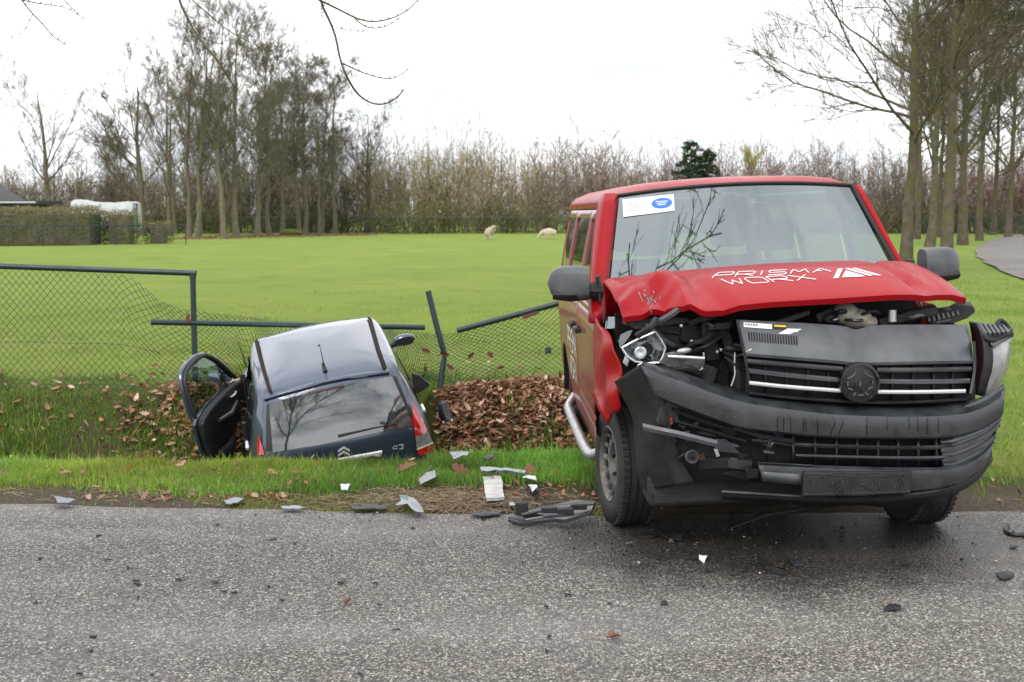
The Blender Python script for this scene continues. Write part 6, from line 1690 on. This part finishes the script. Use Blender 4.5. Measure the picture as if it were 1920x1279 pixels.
# ------------------------------------------------------------------ crash debris on the road and verge
def slab(name, label, pts, z, m, th=.006, bow=.0, group=None, cat='debris', tilt=0.0):
    """flat broken piece: outline traced in pixels on level z, bowed along its length"""
    jr = random.Random(int(pts[0][0] * 7 + pts[0][1])); pj = []
    for i, (a, b) in enumerate(pts):
        a2, b2 = pts[(i + 1) % len(pts)]; l_ = math.hypot(a2 - a, b2 - b); pj.append((a, b))
        for t_ in (.35, .68):
            if l_ > 5: pj.append((lerp(a, a2, t_) + jr.gauss(0, .045) * l_, lerp(b, b2, t_) + jr.gauss(0, .03) * l_))
    pts = pj
    W = [G(a, b, z) for a, b in pts]; c = sum(W, Vector()) / len(W); c.z = z
    q = [(p - c) for p in W]; L_ = max(p.length for p in q) or 1
    for p in q: p.z = bow * (1 - (p.length / L_) ** 2) + tilt * p.x
    lo = min(p.z for p in q)
    for p in q: p.z -= lo
    k = len(q); cen = sum(q, Vector()) / k; cen.z += bow * .35
    mb = MB(); tv = [p + Vector((0, 0, th)) for p in q] + [cen + Vector((0, 0, th))]; bv = list(q) + [cen]
    mb.add(tv + bv, [(i, (i + 1) % k, k) for i in range(k)] + [((i + 1) % k + k + 1, i + k + 1, 2 * k + 1) for i in range(k)] + [(i, i + k + 1, (i + 1) % k + k + 1, (i + 1) % k) for i in range(k)])
    o = mb.build(name, m, None, smooth=False); o.location = c
    return tag(o, label, cat, group)
gr, gd, gl = M['plastic_g'], M['plastic_d'], M['plastic']
silver = mat('silver_grey_paint', (.13, .145, .165), .35, .3, coat=.3)
slab('bumper_shard', 'curved grey car shard at the road edge beside the grass', [(95, 931), (112, 938), (142, 944), (128, 949), (108, 949)], .02, silver, bow=.02)
slab('trim_shard', 'flat blue grey shard at the edge of the asphalt', [(420, 940), (440, 934), (458, 936), (446, 944), (424, 946)], .02, silver)
slab('grille_shard', 'broken slatted grille piece lying on the road edge', [(526, 951), (548, 949), (578, 953), (560, 956), (530, 955)], .02, silver)
for k in range(5): pass
slab('headlamp_shard', 'arrow shaped grey plastic shard in the straw', [(748, 930), (762, 934), (778, 946), (795, 966), (782, 966), (764, 955), (742, 958), (752, 948)], .025, silver, bow=.03)
slab('trim_shard', 'thin black strip of trim lying in the straw beside the arrow shaped shard', [(655, 950), (690, 946), (728, 950), (726, 955), (690, 956), (662, 956)], .02, gd)
slab('panel_shard', 'square grey plastic shard propped in the grass at the verge', [(786, 899), (800, 890), (815, 889), (817, 904), (800, 908), (788, 912)], .05, silver, tilt=.25)
slab('white_plate', 'white rectangular plate lying flat on the verge', [(905, 899), (938, 897), (946, 938), (912, 940)], .03, mat('dirty_white_plate', (.62, .62, .60), .5, c2=(.42, .41, .38), vscale=14), th=.02)
slab('trim_strip', 'long silver grey trim strip lying in the verge grass', [(900, 880), (918, 879), (950, 881), (986, 887), (984, 891), (950, 886), (920, 887), (902, 887)], .07, silver, th=.015)
slab('white_fragment', 'small broken white fragment beside the white plate', [(980, 900), (1000, 894), (1006, 904), (992, 903)], .05, M['paper'], bow=.02)
slab('white_fragment', 'crumpled white and black fragment in the grass near the tyre', [(990, 917), (1003, 914), (1008, 921), (998, 924)], .05, M['paper'], bow=.03)
slab('white_fragment', 'white paper scrap in the grass at the leaf edge', [(638, 914), (648, 910), (657, 914), (652, 921), (640, 921)], .03, M['paper'], bow=.02)
slab('black_fragment', 'black torn fragment in the grass under the white one', [(990, 921), (1008, 919), (1012, 927), (998, 931)], .03, gd, bow=.02)
slab('trim_shard', 'thin black trim strip at the asphalt edge next to the undertray', [(884, 963), (905, 961), (940, 960), (936, 966), (905, 969), (886, 968)], .015, gd)
slab('dark_shard', 'dark triangular shard in the straw beside the white plate', [(852, 934), (868, 926), (872, 938), (856, 940)], .02, gl)
slab('lamp_shard', 'grey lamp piece at the edge of the leaf heap', [(842, 853), (858, 850), (880, 853), (876, 859), (850, 863)], .08, silver, bow=.02)
slab('black_fragment', 'black pointed fragment in grass below the leaf heap', [(904, 860), (918, 853), (931, 851), (916, 863)], .07, gd)
slab('pale_chip', 'small pale grey chip beside the black undertray', [(954, 944), (964, 943), (966, 949), (956, 950)], .02, silver)
# undertray: long black panel with ribs, one end raised
ut = thing('undertray_panel', 'long torn black undertray panel lying by the front tyre', 'car part', G(1035, 972, 0))
o0 = G(1035, 972, 0)
def U(a, b, z): return G(a, b, z) - o0
MB().prism([U(952, 972, .03), U(975, 980, .02), U(1040, 972, .05), U(1060, 974, .06), U(1110, 958, .10), U(1116, 940, .12), U(1080, 936, .12), U(1040, 946, .10), U(985, 958, .07), U(978, 966, .04)], (0, 0, -.022)).build('panel', gl, ut, smooth=False, bevel=.004)
MB().prism([U(952, 972, .05), U(978, 979, .04), U(984, 974, .06), U(960, 966, .06)], (0, 0, .012)).build('tab', gr, ut, smooth=False, bevel=.003)
MB().tube([U(978, 966, .085), U(1010, 958, .10), U(1050, 952, .12), U(1112, 944, .14)], .010, 6).build('rib', gl, ut); MB().tube([U(985, 975, .06), U(1030, 968, .08), U(1070, 966, .10), U(1108, 956, .125)], .008, 6).build('rib', gr, ut)
MB().box(U(978, 955, .09), (.07, .05, .08)).build('clip', gd, ut, bevel=.006)
for (a, b) in ((1030, 956), (1060, 958), (1085, 950)): MB().box(U(a, b, .125), (.09, .04, .03)).build('rib', gd, ut, bevel=.004)
# curved arch liner piece on the leaves, wing fragment
lp = thing('arch_liner_piece', 'curved grey black plastic piece standing in the leaves beside the car', 'car part', PY(834, 795, 12.1))
q0_ = PY(834, 795, 12.1)
Lc = resample(smooth_poly([(821, 757), (820, 765), (823, 780), (830, 792)], 2), 9); Rc = resample(smooth_poly([(836, 750), (841, 765), (845, 780), (849, 788)], 2), 9)
MB().grid([[PY(a, b, 12.22) - q0_ for a, b in Lc], [PY((a + c) / 2, (b + d) / 2, 12.12) - q0_ for (a, b), (c, d) in zip(Lc, Rc)], [PY(c, d, 12.22) - q0_ for c, d in Rc]]).build('liner', gr, lp, solid=.008); MB().tube([PY(830, 792, 12.2) - q0_, PY(849, 788, 12.2) - q0_], .012, 6).build('broken_edge', M['paper'], lp)
ball = thing('green_cap', 'small dark green fence cap caught in the wire beside the van', 'cap', PY(1028, 657, 13.0)); MB().lathe([(.001, .04), (.025, .035), (.032, 0), (.032, -.03), (.001, -.035)], axis='z', n=14).build('cap', M['fence_green'], ball)
bd_ = thing('bent_strap', 'reddish brown torn strip hanging on the fallen rail beside the van', 'strip', PY(996, 591, 12.98)); MB().prism([PY(a, b, 12.98) - PY(996, 591, 12.98) for a, b in ((978, 592), (1008, 583), (1012, 588), (982, 599))], (0, .006, 0)).build('strip', mat('reddish_brown', (.12, .055, .035), .7), bd_, smooth=False)
# larger pieces on the asphalt
slab('trim_strip', 'curved black rubber strip on the asphalt before the van', [(1420, 1047), (1430, 1054), (1446, 1066), (1482, 1075), (1470, 1080), (1448, 1074), (1428, 1063)], .004, gd, th=.015)
slab('black_shard', 'broad black shard beside the curved rubber strip', [(1474, 1051), (1490, 1050), (1505, 1062), (1488, 1063)], .004, gl, bow=.012)
slab('black_shard', 'crumpled black shard in the oil stain near the front tyre', [(1238, 1000), (1258, 996), (1284, 1003), (1278, 1016), (1255, 1015), (1240, 1010)], .004, gd, bow=.03)
slab('black_shard', 'flat black shard lying near the bottom edge of the oil stain', [(1182, 1004), (1210, 1000), (1234, 1004), (1226, 1008), (1190, 1009)], .004, gd)
slab('white_fragment', 'small white plastic lump on the asphalt before the van', [(1310, 1048), (1318, 1045), (1326, 1050), (1320, 1057), (1311, 1054)], .004, M['paper'], bow=.02)
slab('black_shard', 'angular dark grey shard on clean asphalt far from the oil', [(1657, 1146), (1672, 1136), (1690, 1141), (1690, 1146)], .004, gl, bow=.01)
slab('black_shard', 'black shard lying on the asphalt outside the other front tyre', [(1866, 1080), (1880, 1076), (1902, 1076), (1898, 1086), (1880, 1089)], .004, gd, bow=.012)
hook = thing('black_hook', 'curved black hook shaped trim piece at the end of the asphalt beside the van', 'car part', G(1902, 995, 0)); h0 = G(1902, 995, 0)
MB().tube([G(a, b, .012) - h0 for a, b in smooth_poly([(1890, 985), (1884, 992), (1888, 999), (1902, 1003), (1922, 1003)], 2)], .012, 7).build('hook', gd, hook); MB().prism([G(a, b, .004) - h0 for a, b in ((1898, 998), (1922, 994), (1926, 1003), (1904, 1004))], (0, 0, .015)).build('tab', gl, hook, smooth=False)
# many small black chips
chips = [(203, 1050), (241, 1066), (255, 1088), (257, 1096), (265, 1122), (404, 1092), (335, 1090), (420, 1110), (440, 1112), (503, 1100), (530, 1127), (556, 1018), (185, 1005), (170, 1221), (298, 1236), (285, 1265), (148, 1265), (176, 1195), (66, 1132), (75, 1048), (408, 985), (1060, 1116), (1066, 1120), (1025, 1138), (1030, 1195), (1025, 1223), (1143, 1132), (1321, 1101), (1327, 1073), (1465, 1246), (1620, 1088), (1900, 1028), (742, 1181), (675, 1268), (640, 1093), (705, 1096), (712, 1137), (1246, 1133), (1350, 1028), (1520, 1040), (1400, 1030), (1560, 1050), (1700, 1060), (1180, 1070), (1290, 1035)]
rr = random.Random(3)
for (a, b) in chips:
    n_ = rr.choice((4, 5, 5, 6)); s1_, s2_ = rr.uniform(3, 9), rr.uniform(1.2, 3)
    an = sorted(rr.uniform(0, 6.28) for _ in range(n_))
    if max(an[(i + 1) % n_] - an[i] for i in range(n_ - 1)) > 3: an = [6.28 * i / n_ for i in range(n_)]
    slab('plastic_chip', 'small black plastic chip scattered on the asphalt', [(a + s1_ * math.cos(t), b - s2_ * math.sin(t)) for t in an], .003, rr.choice((gd, gl, gd)), th=.006, bow=rr.uniform(0, .012), group='plastic chips on the road')

# fine crumbs of glass and plastic
r = np.random.default_rng(55); n_ = 1500
X = np.concatenate([r.normal(1.3, .6, 480), r.normal(-.1, .8, 260)]); Y = np.concatenate([r.normal(6.7, .26, 480), r.normal(7.45, .18, 260)])
k = (Y < 8.2) & (Y > 5.0); X, Y = X[k], Y[k]; n_ = len(X)
Z = np.where(Y < np.interp(X, xs, ey), .004, T(X, Y) + .008)
c3 = np.stack([X, Y, Z], -1); s_ = r.uniform(.003, .010, (n_, 1, 1)) * np.where(r.uniform(0, 1, (n_, 1, 1)) > .93, 2.2, 1)
tet = np.array([(1, 0, 0), (-.5, .85, 0), (-.5, -.85, 0), (.1, .1, .8)])[None] * s_ * r.uniform(.5, 1.3, (n_, 4, 1)); V_ = (c3[:, None] + tet).reshape(-1, 3)
i = np.arange(n_)[:, None] * 4; F_ = np.concatenate([i + np.array(f)[None] for f in ((0, 1, 3), (1, 2, 3), (2, 0, 3))])
pal = np.array([(.015, .015, .016), (.03, .03, .032), (.10, .105, .11), (.55, .56, .57)]); cc = pal[r.choice(4, n_, p=[.56, .28, .13, .03])]
tag(mesh_np('crash_crumbs', V_, F_, M['twig'], colors=np.repeat(cc, 4, 0), smooth=False), 'fine black and pale crumbs of glass and plastic around the wreck', 'crumbs', kind='stuff')

# ------------------------------------------------------------------ roadside tree on the photographer's side: limbs reach into the picture and mirror in the glass
tr, cr, (P1, P2, P3) = bare_tree(63, 13, .24, nl=22, tstart=.22, ang=62, lr=.60, up=.16, l2=8, l3=7, l4=4, tip=.005, wig=.12)
ov_ = thing('roadside_tree', 'bare tree on the near roadside whose thin drooping twigs hang into the sky', 'tree', (-3.6, .6, 0))
mesh_np('trunk', tr[0], tr[1], M['bark'], ov_); mesh_np('crown', cr[0], cr[1], M['bark'], ov_)
# one long limb reaching out over the verge
rl = np.random.default_rng(64)
Lm = np.array([[(0, 0, 4.2), (1.1, 1.6, 5.2), (2.1, 3.2, 5.9), (3.1, 4.8, 6.4), (4.0, 6.2, 6.9)], [(0, 0, 3.8), (.5, 2.2, 4.8), (1.0, 4.4, 5.4), (1.5, 6.6, 5.9), (2.1, 8.6, 6.2)]], float); Lr_ = np.array([[.03, .022, .016, .012, .008]] * 2)
La, Ra = grow(Lm, Lr_, 13, .2, 1, 48, .34, 6, rl, up=.05, wig=.18, rr=.6); Lb, Rb = grow(La, Ra, 8, .15, 1, 42, .5, 5, rl, up=.05, wig=.2, rr=.6); Lc_, Rc_ = grow(Lb, Rb, 5, .2, 1, 40, .55, 4, rl, up=.05, wig=.2, rr=.7)
V_, F_ = join([tubes(Lm, Lr_, 7), tubes(La, np.maximum(Ra, .010), 5), tubes(Lb, np.maximum(Rb, .007), 4), tubes(Lc_, np.maximum(Rc_, .005), 3)])
mesh_np('limb', V_, F_, M['bark'], ov_)
# drooping shoots seen at the top edge
sp = [([(560, -420), (585, -160), (598, 0), (618, 38), (630, 70), (637, 110), (650, 145), (672, 180), (700, 196), (725, 195), (745, 183), (757, 168)], 8.6, .010),
      ([(598, 0), (640, 20), (668, 35), (700, 42), (735, 35), (765, 20), (784, 0)], 8.6, .007), ([(664, 33), (680, 48), (700, 54), (725, 50), (748, 35)], 8.6, .0045), ([(641, 118), (665, 130), (690, 140), (720, 148), (745, 146), (768, 128)], 8.6, .005), ([(612, -60), (612, 5), (601, 20), (606, 34)], 8.6, .003), ([(632, 52), (660, 58), (684, 60)], 8.6, .003),
      ([(250, -380), (300, -120), (335, 0), (352, 35), (368, 65), (400, 105), (420, 130), (440, 165)], 9.2, .011), ([(320, -40), (365, 5), (395, 30), (430, 60), (470, 80)], 9.2, .006), ([(352, 35), (350, 60), (342, 90)], 9.2, .004), ([(368, 65), (385, 75), (420, 84)], 9.2, .0045), ([(385, 88), (382, 120), (390, 160)], 9.2, .0035),
      ([(-60, -200), (10, -60), (40, 0), (60, 25), (85, 50), (98, 68), (125, 85)], 8.2, .007), ([(40, 0), (80, 8), (120, 12), (150, 30)], 8.2, .005), ([(85, -80), (110, -10), (130, 10), (160, 40)], 8.2, .005), ([(62, 26), (45, 60), (20, 73)], 8.2, .003)]
shoots = MB(); rr = random.Random(8)
for pts, Y, rad in sp:
    q = smooth_poly(pts, 2); n_ = len(q)
    shoots.tube([PY(a, b, Y + .25 * math.sin(i * .2)) - Vector((-3.6, .6, 0)) for i, (a, b) in enumerate(q)], [rad * (1 - .65 * i / n_) for i in range(n_)], 6)
    for i in range(3, n_ - 1, 2):
        a, b = q[i]
        if b < -40: continue
        sg = rr.choice((-1, 1)); shoots.tube([PY(a, b, Y) - Vector((-3.6, .6, 0)), PY(a + sg * rr.uniform(2, 5), b - rr.uniform(2, 5), Y) - Vector((-3.6, .6, 0))], [.004, .0025], 5)
for (A, B) in (((560, -420), 8.6), ((250, -380), 9.2), ((-60, -200), 8.2), ((612, -60), 8.6), ((320, -40), 9.2), ((85, -80), 8.2)):
    p = PY(A[0], A[1], B) - Vector((-3.6, .6, 0)); shoots.tube(smooth_poly([p, p * .6 + Vector((0, 0, 3.2)), Vector((0, 0, 6.5))], 2), [.010 + .0055 * i for i in range(len(smooth_poly([p, p, p], 2)))], 6)
shoots.build('hanging_shoots', M['bark'], ov_)
